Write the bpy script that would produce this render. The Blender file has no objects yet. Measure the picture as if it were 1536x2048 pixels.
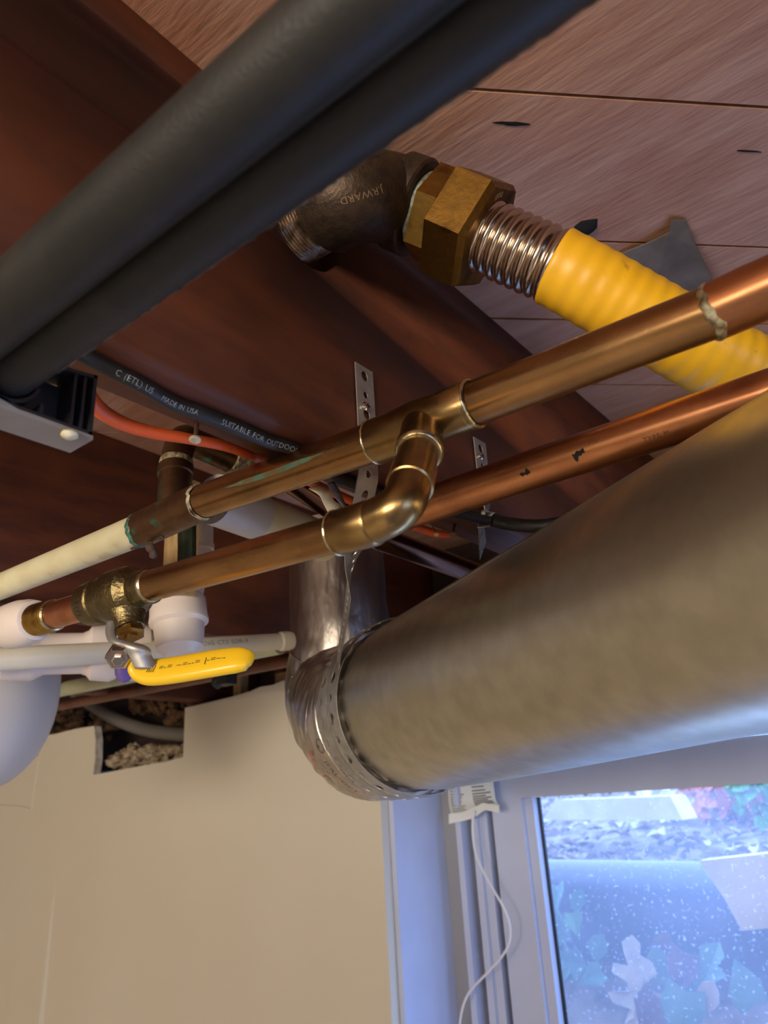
import bpy, bmesh, math, random
from math import sin, cos, pi, radians, sqrt, atan2
from mathutils import Vector, Matrix

V = Vector
# ------------------------------------------------------------------ camera
HEAD, PITCH, ROLL, FPX = radians(37.15), radians(21.2), radians(-3.5), 1500.0
fw = V((-sin(HEAD)*cos(PITCH), cos(HEAD)*cos(PITCH), sin(PITCH)))
rt0 = V((cos(HEAD), sin(HEAD), 0)); up0 = rt0.cross(fw)
rt = rt0*cos(ROLL)+up0*sin(ROLL); up = -rt0*sin(ROLL)+up0*cos(ROLL)
scene = bpy.context.scene
COL = scene.collection
cam = bpy.data.cameras.new('camera'); camo = bpy.data.objects.new('camera', cam); COL.objects.link(camo)
camo.matrix_world = Matrix(((rt.x, up.x, -fw.x, 0), (rt.y, up.y, -fw.y, 0), (rt.z, up.z, -fw.z, 0), (0, 0, 0, 1)))
cam.sensor_fit = 'HORIZONTAL'; cam.sensor_width = 36; cam.lens = FPX/1536*36
cam.clip_start = 0.01; cam.clip_end = 100
cam.dof.use_dof = True; cam.dof.focus_distance = 0.43; cam.dof.aperture_fstop = 17
scene.camera = camo
# ------------------------------------------------------------------ world, lights, exposure
scene.view_settings.view_transform = 'Standard'; scene.view_settings.look = 'None'
scene.view_settings.gamma = 1; scene.view_settings.use_curve_mapping = False
scene.view_settings.exposure = 0.0
w = bpy.data.worlds.new('sky'); scene.world = w; w.use_nodes = True
bg = w.node_tree.nodes['Background']; bg.inputs[0].default_value = (0.30, 0.49, 1.0, 1); bg.inputs[1].default_value = 7.5

def area(name, loc, target, sx, sy, power, col):
    l = bpy.data.lights.new(name, 'AREA'); l.shape = 'RECTANGLE'; l.size = sx; l.size_y = sy; l.energy = power; l.color = col
    o = bpy.data.objects.new(name, l); COL.objects.link(o); o.location = loc
    o.rotation_euler = (V(target)-V(loc)).to_track_quat('-Z', 'Y').to_euler()
    return o
# warm lamp of the room, hung below the joists behind the camera
area('room_lamp', (0.15, -1.5, -0.02), (-0.35, 0.5, 0.05), 0.9, 0.35, 38, (1.0, 0.88, 0.72))
area('added_fill_right', (1.6, -2.0, 0.0), (-0.5, 0.5, -0.1), 0.9, 0.4, 8, (1.0, 0.88, 0.72))  # extra unseen fill light added further to the right
area('added_floor_fill', (-0.6, -1.9, 0.14), (-0.6, -1.7, -1.9), 1.0, 0.5, 26, (1.0, 0.88, 0.72))  # unseen fill added to brighten the floor that the duct reflects
# window daylight portal helps sampling of the sky through the opening
p = area('window_portal', (-0.04, 1.08, -0.42), (-0.04, 0, -0.42), 1.3, 0.95, 1, (1, 1, 1)); p.data.cycles.is_portal = True
p2 = area('added_opening_portal', (2.56, -.5, -.35), (0, -.5, -.35), 1.5, 0.85, 1, (1, 1, 1)); p2.data.cycles.is_portal = True  # portal for the unseen side opening added as blue fill

# ------------------------------------------------------------------ helpers
def ray(x, y): return fw + rt*((x-768)/FPX) - up*((y-1024)/FPX)
def P(x, y, ax, c):
    d = ray(x, y); return d*(c/d['XYZ'.index(ax)])
def PD(x, y, dep): return ray(x, y)*dep
def rw(pt, wpx): return wpx*(pt.dot(fw))/FPX/2      # radius of a round thing wpx wide seen at pt

def lin(c):
    return tuple((v/12.92 if v <= .04045 else ((v+.055)/1.055)**2.4) for v in [q/255 for q in c])+(1,)

def mat(name, c1, c2=None, rough=.5, metal=0., scale=20., stretch=(1, 1, 1), bump=0., bscale=None, rvar=0., c3=None, s3=6., t3=(.55, .7), detail=4, spec=.5, ramp=(.35, .65), trans=0, coat=0., rot=(0,0,0)):
    m = bpy.data.materials.new(name); m.use_nodes = True
    nt = m.node_tree; N = nt.nodes; L = nt.links; b = N['Principled BSDF']
    b.inputs['Roughness'].default_value = rough; b.inputs['Metallic'].default_value = metal
    b.inputs['Base Color'].default_value = lin(c1); b.inputs['Specular IOR Level'].default_value = spec
    b.inputs['Coat Weight'].default_value = coat
    tc = N.new('ShaderNodeTexCoord'); mp = N.new('ShaderNodeMapping'); L.new(tc.outputs['Object'], mp.inputs[0])
    mp.inputs['Scale'].default_value = stretch; mp.inputs['Rotation'].default_value = rot
    nz = N.new('ShaderNodeTexNoise'); nz.inputs['Scale'].default_value = scale; nz.inputs['Detail'].default_value = detail
    L.new(mp.outputs[0], nz.inputs['Vector'])
    if c2:
        r = N.new('ShaderNodeValToRGB'); r.color_ramp.elements[0].position = ramp[0]; r.color_ramp.elements[1].position = ramp[1]
        r.color_ramp.elements[0].color = lin(c1); r.color_ramp.elements[1].color = lin(c2)
        L.new(nz.outputs['Fac'], r.inputs[0]); out = r.outputs[0]
        if c3:
            n3 = N.new('ShaderNodeTexNoise'); n3.inputs['Scale'].default_value = s3; n3.inputs['Detail'].default_value = 5; L.new(tc.outputs['Object'], n3.inputs['Vector'])
            r3 = N.new('ShaderNodeValToRGB'); r3.color_ramp.elements[0].position = t3[0]; r3.color_ramp.elements[1].position = t3[1]
            L.new(n3.outputs['Fac'], r3.inputs[0])
            mx = N.new('ShaderNodeMix'); mx.data_type = 'RGBA'; L.new(r3.outputs[0], mx.inputs[0]); L.new(out, mx.inputs[6]); mx.inputs[7].default_value = lin(c3)
            out = mx.outputs[2]
        L.new(out, b.inputs['Base Color'])
    if rvar:
        mr = N.new('ShaderNodeMapRange'); mr.inputs[3].default_value = max(.02, rough-rvar); mr.inputs[4].default_value = rough+rvar
        L.new(nz.outputs['Fac'], mr.inputs[0]); L.new(mr.outputs[0], b.inputs['Roughness'])
    if bump:
        nb = N.new('ShaderNodeTexNoise'); nb.inputs['Scale'].default_value = bscale or scale; nb.inputs['Detail'].default_value = 5
        L.new(mp.outputs[0], nb.inputs['Vector'])
        bp = N.new('ShaderNodeBump'); bp.inputs['Strength'].default_value = bump; bp.inputs['Distance'].default_value = .002
        L.new(nb.outputs['Fac'], bp.inputs['Height']); L.new(bp.outputs[0], b.inputs['Normal'])
    return m

M = {}
M['joist'] = mat('joist_wood', (90, 42, 17), (66, 29, 11), rough=.62, scale=14, stretch=(10, .9, 5), bump=.25, bscale=30, c3=(102, 52, 24), s3=9, t3=(.5, .72))
M['plank'] = mat('plank_wood', (196, 152, 126), (178, 130, 104), rough=.65, scale=6, stretch=(2, 12, 6), bump=.3, bscale=22, rot=(0, 0, radians(-45)), c3=(166, 104, 70), s3=7, t3=(.54, .74))
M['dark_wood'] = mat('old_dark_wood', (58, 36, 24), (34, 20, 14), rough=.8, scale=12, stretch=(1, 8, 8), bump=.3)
M['pale_wood'] = mat('pale_wood', (176, 146, 100), (150, 120, 80), rough=.6, scale=30, stretch=(6, 6, 1))
M['copper'] = mat('brown_copper', (156, 118, 76), (176, 136, 92), rough=.28, metal=1, scale=25, stretch=(1, 3, 3), rvar=.06, c3=(140, 108, 72), s3=30, t3=(.5, .75), bump=.02, bscale=200)
M['copper_red'] = mat('red_copper', (192, 132, 90), (176, 118, 80), rough=.3, metal=1, scale=50, stretch=(1, 4, 4), rvar=.08, c3=(150, 98, 66), s3=25)
M['copper_bright'] = mat('rosy_copper', (206, 140, 104), (184, 118, 84), rough=.34, metal=1, scale=90, rvar=.08)
M['fitting'] = mat('bronze_fitting', (162, 134, 88), (144, 116, 74), rough=.3, metal=1, scale=70, rvar=.1, c3=(124, 98, 62), s3=40, bump=.06, bscale=150)
M['tarnish'] = mat('tarnished_copper', (112, 84, 58), (92, 62, 42), rough=.42, metal=.85, scale=80, rvar=.12, c3=(84, 118, 98), s3=60, t3=(.6, .68), bump=.15, bscale=200)
M['solder'] = mat('solder_metal', (214, 204, 168), (170, 154, 112), rough=.26, metal=1, scale=150, rvar=.1, bump=.2, bscale=300)
M['flux'] = mat('crusty_flux', (206, 196, 160), (120, 96, 64), rough=.35, metal=.3, scale=220, bump=.9, bscale=400)
M['verdigris'] = mat('green_verdigris', (64, 132, 112), (60, 60, 44), rough=.7, scale=220, bump=.9, bscale=350, c3=(150, 180, 160), s3=300)
M['patina'] = mat('patina_streak', (110, 148, 120), (134, 116, 74), rough=.5, metal=.4, scale=120, ramp=(.45, .6))
M['valve'] = mat('cast_brass', (128, 112, 76), (98, 86, 60), rough=.38, metal=1, scale=120, rvar=.1, bump=.35, bscale=500)
M['brass'] = mat('brass', (182, 146, 74), (150, 118, 58), rough=.3, metal=1, scale=90, rvar=.1, c3=(112, 84, 40), s3=60, bump=.05, bscale=300)
M['brass_nut'] = mat('aged_brass', (150, 112, 52), (120, 88, 42), rough=.4, metal=1, scale=110, rvar=.12, c3=(84, 62, 34), s3=70, bump=.1, bscale=300)
M['iron'] = mat('black_iron', (78, 62, 46), (60, 48, 40), rough=.48, metal=.65, scale=160, bump=.25, bscale=500)
M['steel'] = mat('stainless_steel', (205, 190, 175), rough=.2, metal=1)
M['thread'] = mat('pipe_thread', (150, 130, 110), (88, 66, 48), rough=.3, metal=.9, scale=200)
M['zinc'] = mat('galvanized_duct', (200, 194, 176), (184, 178, 160), rough=.38, metal=1, scale=60, rvar=.06, stretch=(1, 1, 1), bump=.05, bscale=110, c3=(190, 184, 160), s3=25)
M['strap'] = mat('galvanized_strap', (186, 184, 178), (164, 160, 154), rough=.48, metal=.85, scale=80, rvar=.1)
M['foil'] = mat('wrinkled_foil_tape', (214, 206, 198), (190, 180, 170), rough=.34, metal=1, scale=40, stretch=(1, 1, .4), rvar=.12, bump=1, bscale=60)
M['hole'] = mat('dark_recess', (14, 11, 10), rough=.9)
M['black_plastic'] = mat('black_plastic', (27, 25, 21), (20, 19, 16), rough=.55, scale=90, bump=.15, bscale=900, c3=(58, 50, 40), s3=18, t3=(.6, .85))
M['black_clamp'] = mat('clamp_plastic', (40, 38, 38), (32, 30, 30), rough=.5, scale=90)
M['dust'] = mat('dusty_seam', (122, 106, 86), (50, 46, 40), rough=.9, scale=200)
M['grey_paint'] = mat('grey_steel', (142, 134, 126), (128, 120, 112), rough=.55, scale=40)
M['yellow_jacket'] = mat('yellow_jacket', (232, 176, 30), (222, 166, 24), rough=.42, scale=40, bump=.12, bscale=60, c3=(186, 132, 24), s3=90, t3=(.66, .74))
M['yellow_grip'] = mat('yellow_vinyl_grip', (236, 188, 34), rough=.3)
M['cable_black'] = mat('black_cable', (26, 27, 28), (34, 34, 34), rough=.5, scale=80)
M['cable_orange'] = mat('orange_cable', (226, 96, 44), (214, 88, 42), rough=.5, scale=60, c3=(150, 70, 40), s3=70, t3=(.68, .74))
M['print'] = mat('white_print', (150, 150, 146), rough=.7)
M['print_black'] = mat('black_print', (42, 38, 30), rough=.7)
M['print_grey'] = mat('grey_print', (128, 128, 116), rough=.7)
M['print_red'] = mat('red_print', (186, 40, 60), rough=.5)
M['pvc'] = mat('white_pvc', (222, 208, 196), (214, 200, 188), rough=.38, scale=20)
M['pvc_cream'] = mat('cream_pvc', (216, 202, 162), rough=.4)
M['pvc_grey'] = mat('pale_grey_pvc', (190, 182, 172), rough=.45)
M['pex'] = mat('white_pex', (208, 200, 176), (214, 206, 186), rough=.34, scale=30)
M['green_paint'] = mat('pale_green_paint', (186, 186, 148), (170, 170, 136), rough=.45, scale=30)
M['paint_pipe'] = mat('cream_painted_pipe', (210, 202, 166), (196, 184, 146), rough=.45, scale=40, bump=.15, bscale=120, c3=(160, 132, 86), s3=40, t3=(.62, .76))
M['brown_pipe'] = mat('dull_brown_pipe', (120, 78, 58), (98, 62, 46), rough=.5, metal=.4, scale=30)
M['blue_copper'] = mat('dark_copper', (128, 92, 74), (108, 76, 62), rough=.26, metal=1, scale=30)
M['wall'] = mat('beige_wall_paint', (208, 198, 176), (204, 193, 170), rough=.75, scale=3, bump=.03, bscale=160)
M['gypsum'] = mat('gypsum_core', (196, 186, 168), (160, 146, 124), rough=.95, scale=80, bump=.8, bscale=120)
M['stone'] = mat('crumbled_mortar', (188, 168, 138), (120, 98, 74), rough=.95, scale=70, bump=1, bscale=90)
M['debris'] = mat('brown_debris', (120, 88, 56), (62, 42, 28), rough=.95, scale=40, bump=1, bscale=60)
M['conduit'] = mat('grey_conduit', (112, 106, 98), rough=.6)
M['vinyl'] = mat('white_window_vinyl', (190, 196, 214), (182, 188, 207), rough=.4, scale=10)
M['vinyl_grey'] = mat('grey_track', (150, 150, 154), rough=.5)
M['gasket'] = mat('black_gasket', (24, 26, 24), rough=.6)
M['sticker'] = mat('paper_label', (222, 222, 214), rough=.6)
M['cord'] = mat('white_cord', (214, 210, 204), rough=.6)
M['torn'] = mat('cream_torn_paper', (226, 208, 168), rough=.7)
M['lint'] = mat('grey_lint', (160, 152, 148), (120, 112, 108), rough=.9, scale=150, bump=.7, bscale=200)
M['felt'] = mat('grey_felt', (112, 104, 98), (92, 82, 76), rough=.9, scale=40)
M['nailw'] = mat('painted_nail', (226, 216, 186), (190, 178, 140), rough=.55, scale=300, bump=.4)
M['nail'] = mat('rusty_nail', (122, 92, 72), rough=.5, metal=.6)
M['purple'] = mat('purple_primer', (112, 86, 158), (96, 74, 140), rough=.5, scale=60)
M['hair'] = mat('cobweb_lint', (90, 72, 62), (60, 44, 38), rough=.9, scale=200, bump=1)
M['floor'] = mat('concrete_floor', (226, 218, 200), (214, 206, 188), rough=.6, scale=2)
M['soil'] = mat('leaf_soil', (96, 82, 72), (150, 130, 112), rough=.9, scale=16, bump=1, bscale=40)
M['culvert'] = mat('dark_edging', (60, 56, 66), (72, 68, 76), rough=.4, scale=30)
M['stone_out'] = mat('tan_stone', (226, 206, 156), (206, 184, 134), rough=.8, scale=14)
for nm, c in dict(leaf_green=(96, 140, 70), leaf_teal=(84, 128, 100), leaf_brown=(104, 68, 50), leaf_tan=(150, 126, 98), leaf_pale=(196, 180, 150), leaf_red=(170, 80, 50)).items():
    M[nm] = mat(nm, c, tuple(int(v*.86) for v in c), rough=.55, scale=30)

# glass: dusty pane
g = bpy.data.materials.new('dusty_glass'); g.use_nodes = True; nt = g.node_tree; nt.nodes.clear()
o_ = nt.nodes.new('ShaderNodeOutputMaterial'); mx = nt.nodes.new('ShaderNodeMixShader'); tr = nt.nodes.new('ShaderNodeBsdfTransparent')
df = nt.nodes.new('ShaderNodeBsdfTranslucent'); df.inputs[0].default_value = (.8, .85, 1, 1)
tcx = nt.nodes.new('ShaderNodeTexCoord'); n1 = nt.nodes.new('ShaderNodeTexNoise'); n1.inputs['Scale'].default_value = 240; n1.inputs['Detail'].default_value = 2
n2 = nt.nodes.new('ShaderNodeTexNoise'); n2.inputs['Scale'].default_value = 5
r1 = nt.nodes.new('ShaderNodeMapRange'); r1.inputs[1].default_value = .62; r1.inputs[2].default_value = .74; r1.inputs[3].default_value = 0; r1.inputs[4].default_value = .28
r2 = nt.nodes.new('ShaderNodeMapRange'); r2.inputs[3].default_value = .12; r2.inputs[4].default_value = .34
ad = nt.nodes.new('ShaderNodeMath'); ad.operation = 'ADD'
nt.links.new(tcx.outputs['Object'], n1.inputs['Vector']); nt.links.new(tcx.outputs['Object'], n2.inputs['Vector'])
nt.links.new(n1.outputs['Fac'], r1.inputs[0]); nt.links.new(n2.outputs['Fac'], r2.inputs[0])
nt.links.new(r1.outputs[0], ad.inputs[0]); nt.links.new(r2.outputs[0], ad.inputs[1]); nt.links.new(ad.outputs[0], mx.inputs[0])
nt.links.new(tr.outputs[0], mx.inputs[1]); nt.links.new(df.outputs[0], mx.inputs[2]); nt.links.new(mx.outputs[0], o_.inputs[0])
M['glass'] = g

ORG = {}
def tag(o, label=None, cat=None, group=None, kind=None):
    if label: o['label'] = label
    if cat: o['category'] = cat
    if group: o['group'] = group
    if kind: o['kind'] = kind
    return o
def mk(name, verts, faces, m, parent=None, smooth=True, ang=35, label=None):
    verts = [V(v) for v in verts]
    if parent is None:
        lo = V([min(v[i] for v in verts) for i in range(3)]); hi = V([max(v[i] for v in verts) for i in range(3)])
        org = V(((lo.x+hi.x)/2, (lo.y+hi.y)/2, lo.z))
    else: org = ORG[parent.name]
    me = bpy.data.meshes.new(name); me.from_pydata([v-org for v in verts], [], faces)
    me.validate(); 
    bm = bmesh.new(); bm.from_mesh(me); bmesh.ops.recalc_face_normals(bm, faces=bm.faces); bm.to_mesh(me); bm.free()
    me.materials.append(m)
    if smooth:
        for p_ in me.polygons: p_.use_smooth = True
        me.set_sharp_from_angle(angle=radians(ang))
    o = bpy.data.objects.new(name, me); COL.objects.link(o)
    if parent is None: o.location = org; ORG[o.name] = org
    else: o.parent = parent; ORG[o.name] = ORG[parent.name]
    if label: o['label'] = label
    return o
def thing(name, loc, label, cat, group=None):
    o = bpy.data.objects.new(name, None); o.empty_display_size = .02; COL.objects.link(o); o.location = loc; ORG[o.name] = V(loc)
    return tag(o, label, cat, group)

class MB:
    def __init__(s): s.v = []; s.f = []
    def add(s, v, f):
        n = len(s.v); s.v += [V(q) for q in v]; s.f += [tuple(i+n for i in q) for q in f]
    def box(s, lo, hi):
        x0, y0, z0 = lo; x1, y1, z1 = hi
        s.add([(x0,y0,z0),(x1,y0,z0),(x1,y1,z0),(x0,y1,z0),(x0,y0,z1),(x1,y0,z1),(x1,y1,z1),(x0,y1,z1)],
              [(0,3,2,1),(4,5,6,7),(0,1,5,4),(1,2,6,5),(2,3,7,6),(3,0,4,7)])
        return s
    def prism(s, poly, ex):      # poly: 3D points, ex: extrusion vector
        n = len(poly); ex = V(ex); a = [V(q) for q in poly]; b = [q+ex for q in a]
        s.add(a+b, [tuple(range(n))[::-1], tuple(range(n, 2*n))]+[(i, (i+1) % n, n+(i+1) % n, n+i) for i in range(n)])
        return s
    def ico(s, c, r, sub=1, sq=(1,1,1), rnd=0):
        bm = bmesh.new(); bmesh.ops.create_icosphere(bm, subdivisions=sub, radius=1); bm.verts.index_update()
        v = [V(c)+V((q.co.x*sq[0], q.co.y*sq[1], q.co.z*sq[2]))*r*(1+random.uniform(-rnd, rnd)) for q in bm.verts]
        f = [tuple(x.index for x in q.verts) for q in bm.faces]; bm.free(); s.add(v, f); return s
    def tube(s, pts, r, n=28, caps=True):
        v, f = tube_geo(pts, r, n, caps); s.add(v, f); return s
    def build(s, name, m, parent=None, smooth=True, ang=35, label=None): return mk(name, s.v, s.f, m, parent, smooth, ang, label)

def frames(pts):
    T = []
    for i in range(len(pts)):
        a = pts[max(0, i-1)]; b = pts[min(len(pts)-1, i+1)]
        k = 1
        while (b-a).length < 1e-9 and k < 6:
            k += 1; a = pts[max(0, i-k)]; b = pts[min(len(pts)-1, i+k)]
        T.append((b-a).normalized())
    n = T[0].cross(V((0, 0, 1)))
    if n.length < .2: n = T[0].cross(V((0, 1, 0)))
    n.normalize(); Ns = [n]
    for i in range(1, len(pts)):
        n = Ns[-1] - T[i]*Ns[-1].dot(T[i]); n.normalize(); Ns.append(n)
    return T, Ns, [t.cross(n) for t, n in zip(T, Ns)]
def tube_geo(pts, r, n=28, caps=True, a0=0):
    pts = [V(q) for q in pts]; R = r if isinstance(r, (list, tuple)) else [r]*len(pts)
    T, N, B = frames(pts); v = []; f = []
    for i, q in enumerate(pts):
        for k in range(n):
            a = 2*pi*k/n+a0; v.append(q+(N[i]*cos(a)+B[i]*sin(a))*R[i])
    for i in range(len(pts)-1):
        for k in range(n):
            f.append((i*n+k, i*n+(k+1) % n, (i+1)*n+(k+1) % n, (i+1)*n+k))
    if caps: f.append(tuple(range(n))[::-1]); f.append(tuple(range((len(pts)-1)*n, len(pts)*n)))
    return v, f
def tube(name, pts, r, m, parent=None, n=28, caps=True, ang=35, a0=0, label=None):
    v, f = tube_geo(pts, r, n, caps, a0); return mk(name, v, f, m, parent, True, ang, label)
def crom(pts, seg=8):
    pts = [V(q) for q in pts]; out = []
    for i in range(len(pts)-1):
        p0 = pts[max(0, i-1)]; p1 = pts[i]; p2 = pts[i+1]; p3 = pts[min(len(pts)-1, i+2)]
        for k in range(seg):
            t = k/seg
            out.append(.5*((2*p1)+(p2-p0)*t+(2*p0-5*p1+4*p2-p3)*t*t+(3*p1-p0-3*p2+p3)*t**3))
    out.append(pts[-1]); return out
def fillet(pts, rad, seg=8):
    pts = [V(q) for q in pts]; out = [pts[0]]
    for i in range(1, len(pts)-1):
        a = (pts[i-1]-pts[i]); b = (pts[i+1]-pts[i]); r = min(rad, a.length*.49, b.length*.49)
        A = pts[i]+a.normalized()*r; Bq = pts[i]+b.normalized()*r
        for k in range(seg+1):
            t = k/seg; out.append(A*(1-t)**2+pts[i]*2*t*(1-t)+Bq*t*t)
    out.append(pts[-1]); return out
def lathe(name, o, d, prof, m, parent=None, n=32, ang=35, a0=0, label=None, caps=True):
    o = V(o); d = V(d).normalized(); return tube(name, [o+d*s for s, r in prof], [r for s, r in prof], m, parent, n, caps, ang, a0, label)
_glyph = {}
def glyphs(ch, bold=0.0):
    if (ch, bold) in _glyph: return _glyph[(ch, bold)]
    c = bpy.data.curves.new('glyph', 'FONT'); c.body = ch; c.size = 1; c.resolution_u = 2; c.offset = bold
    o = bpy.data.objects.new('glyph', c); COL.objects.link(o); bpy.context.view_layer.update()
    dg = bpy.context.evaluated_depsgraph_get(); me = o.evaluated_get(dg).to_mesh()
    vs = [q.co.copy() for q in me.vertices]; fs = [tuple(q.vertices) for q in me.polygons]
    wdt = (max(q.x for q in vs)+.08) if vs else .35
    o.evaluated_get(dg).to_mesh_clear(); bpy.data.objects.remove(o); bpy.data.curves.remove(c)
    _glyph[(ch, bold)] = (vs, fs, wdt); return _glyph[(ch, bold)]
def text(name, s, size, fn, m, parent, label=None, bold=0.0, gap=0):
    """fn(u,v) -> 3D point, u along the line, v up"""
    u = 0; mb = MB()
    for ch in s:
        if ch == ' ': u += .4*size; continue
        vs, fs, wd = glyphs(ch, bold)
        mb.add([fn(u+q.x*size, q.y*size) for q in vs], fs); u += (wd+gap)*size
    return mb.build(name, m, parent, False, label=label)
def path_fn(pts):
    pts = [V(q) for q in pts]; L = [0]
    for a, b in zip(pts, pts[1:]): L.append(L[-1]+(b-a).length)
    def f(u):
        i = 0
        while i < len(pts)-2 and L[i+1] < u: i += 1
        t = (u-L[i])/(L[i+1]-L[i]); return pts[i].lerp(pts[i+1], t), (pts[i+1]-pts[i]).normalized()
    f.length = L[-1]; return f
def cyl_text_fn(pts, R, u0, view_up=None, a_off=0, flip=1):
    """text on a tube surface on the side of the camera"""
    pf = path_fn(pts)
    def fn(u, v):
        c, t = pf(u0+u*flip); tc = (-c).normalized(); nrm = (tc-t*tc.dot(t)).normalized(); b = nrm.cross(t)
        if b.dot(up) < 0: b = -b
        a = a_off+v*flip/R; return c+(nrm*cos(a)+b*sin(a))*(R+.00012)
    return fn
def holed_strip(name, U, W, fn, m, parent, pitch=.0127, r0=.0026, r1=.0017, thick=.0007, label=None):
    """strip of length U and width W, fn(u,v), a hole per pitch"""
    n = max(1, int(U/pitch)); mb = MB(); K = 16
    for c in range(n):
        u0 = c*U/n; u1 = (c+1)*U/n; uc = (u0+u1)/2; r = r0 if c % 2 == 0 else r1; hl = (u1-u0)/2
        inner = []; outer = []
        for k in range(K):
            a = 2*pi*(k+.5)/K; ca, sa = cos(a), sin(a)
            inner.append((uc+r*1.15*ca, r*sa)); sc = 1/max(abs(ca), abs(sa)); outer.append((uc+hl*ca*sc, W/2*sa*sc))
        vs = [fn(*q) for q in inner]+[fn(*q) for q in outer]
        mb.add(vs, [(k, (k+1) % K, K+(k+1) % K, K+k) for k in range(K)])
        # corner fill
        cor = [(u1, W/2), (u0, W/2), (u0, -W/2), (u1, -W/2)]
        for q, k in zip(cor, (1, 5, 9, 13)):
            mb.add([fn(*q), fn(*outer[k]), fn(*outer[k+1 if k+1 < K else 0])], [(0, 1, 2)])
    o = mb.build(name, m, parent, False, label=label)
    bm = bmesh.new(); bm.from_mesh(o.data); bmesh.ops.remove_doubles(bm, verts=bm.verts, dist=1e-6); bmesh.ops.recalc_face_normals(bm, faces=bm.faces); bm.to_mesh(o.data); bm.free()
    md = o.modifiers.new('s', 'SOLIDIFY'); md.thickness = thick; md.offset = 0
    return o
def leafgeo(mb, c, nrm, ang, L, W, kind=0, curl=.15):
    nrm = V(nrm).normalized(); t = nrm.cross(V((sin(ang), cos(ang), .3))).normalized(); b = nrm.cross(t)
    if kind == 0: out = [(0, 0), (.2, .35), (.5, .5), (.8, .28), (1, 0), (.8, -.28), (.5, -.5), (.2, -.35)]
    elif kind == 1: out = [(0, .03), (.12, .25), (.3, .5), (.42, .28), (.62, .55), (.7, .22), (.85, .3), (1.05, 0), (.85, -.3), (.7, -.22), (.62, -.55), (.42, -.28), (.3, -.5), (.12, -.25), (0, -.03)]
    elif kind == 3: out = [(-.12, .015), (.02, .03), (.10, .22), (.17, .24), (.22, .07), (.30, .10), (.36, .42), (.46, .50), (.47, .16), (.56, .12), (.66, .40), (.76, .38), (.73, .10), (.85, .16), (.98, .20), (1.06, .0), (.96, -.14), (.84, -.12), (.76, -.34), (.64, -.40), (.60, -.12), (.50, -.14), (.44, -.48), (.33, -.44), (.32, -.10), (.22, -.07), (.16, -.22), (.08, -.2), (.02, -.03), (-.12, -.015)]
    else: out = [(0, 0), (-.1, .4), (.3, .5), (.5, .36), (1, 0), (.5, -.36), (.3, -.5), (-.1, -.4)]
    vs = [c+t*((x-.5)*L)+b*(y*W)+nrm*(curl*L*(abs(y)*1.2-(x-.5)**2)) for x, y in out]; vs.append(c+nrm*(-.04*L))
    n = len(out); mb.add(vs, [(i, (i+1) % n, n) for i in range(n)])

random.seed(4)
ZJ, ZS = .183, .379
# ================================================================== STRUCTURE
# ceiling: diagonal subfloor boards
mb = MB(); s2 = sqrt(.5)
us = [.3037-.112*k for k in range(30, 0, -1)]+[.3037, .4225, .519]+[.519+.105*k for k in range(1, 10)]
for a, b in zip(us, us[1:]):
    a += .0012; b -= .0012
    def pt(u, v): return (v*s2-u*s2, v*s2+u*s2)
    q = [pt(a, -5), pt(b, -5), pt(b, 4), pt(a, 4)]
    q = [(x, y) for x, y in q]
    mb.prism([(x, y, ZS+.0005*random.random()) for x, y in q], (0, 0, .02))
# clip boards to the room
bm = bmesh.new(); me = bpy.data.meshes.new('t'); me.from_pydata(mb.v, [], mb.f); bm.from_mesh(me)
for co, no in (((-3, 0, 0), (-1, 0, 0)), ((2.5, 0, 0), (1, 0, 0)), ((0, -3.5, 0), (0, -1, 0)), ((0, 1.1, 0), (0, 1, 0))):
    bmesh.ops.bisect_plane(bm, geom=bm.verts[:]+bm.edges[:]+bm.faces[:], plane_co=co, plane_no=no, clear_outer=True)
bm.to_mesh(me); vs = [q.co.copy() for q in me.vertices]; fs = [tuple(q.vertices) for q in me.polygons]; bm.free()
nb_ = len(vs)
tag(mk('ceiling', vs, fs, M['plank'], smooth=False), 'diagonal wooden subfloor boards above the joists', kind='structure')
bk = MB().box((-3.1, -3.6, ZS+.021), (2.6, 1.2, ZS+.06)); tag(bk.build('trim_1', M['dark_wood'], smooth=False), kind='structure')
tag(MB().box((-3.1, -3.6, -1.95), (2.6, 1.1, -1.9)).build('floor', M['floor'], smooth=False), kind='structure')
tag(MB().box((-3.1, -3.6, -1.9), (-3.0, 1.1, ZS)).build('wall_left', M['wall'], smooth=False), kind='structure')
tag(MB().box((2.5, -3.6, -1.9), (2.6, 1.1, -.75)).box((2.5, -3.6, .05), (2.6, 1.1, ZS)).box((2.5, -3.6, -.75), (2.6, -1.25, .05)).box((2.5, .25, -.75), (2.6, 1.1, .05)).build('wall_right', M['wall'], smooth=False), kind='structure')  # opening in this unseen wall is added to let in cool fill light
tag(MB().box((-3.0, -3.6, -1.9), (2.5, -3.5, ZS)).build('wall_rear', M['wall'], smooth=False), kind='structure')

# unseen block added to keep the lamp's light off the window frame
tag(MB().box((-.22, -.80, -1.9), (1.0, -.70, -.035)).build('added_lamp_blocker', M['wall'], smooth=False), kind='structure')
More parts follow.
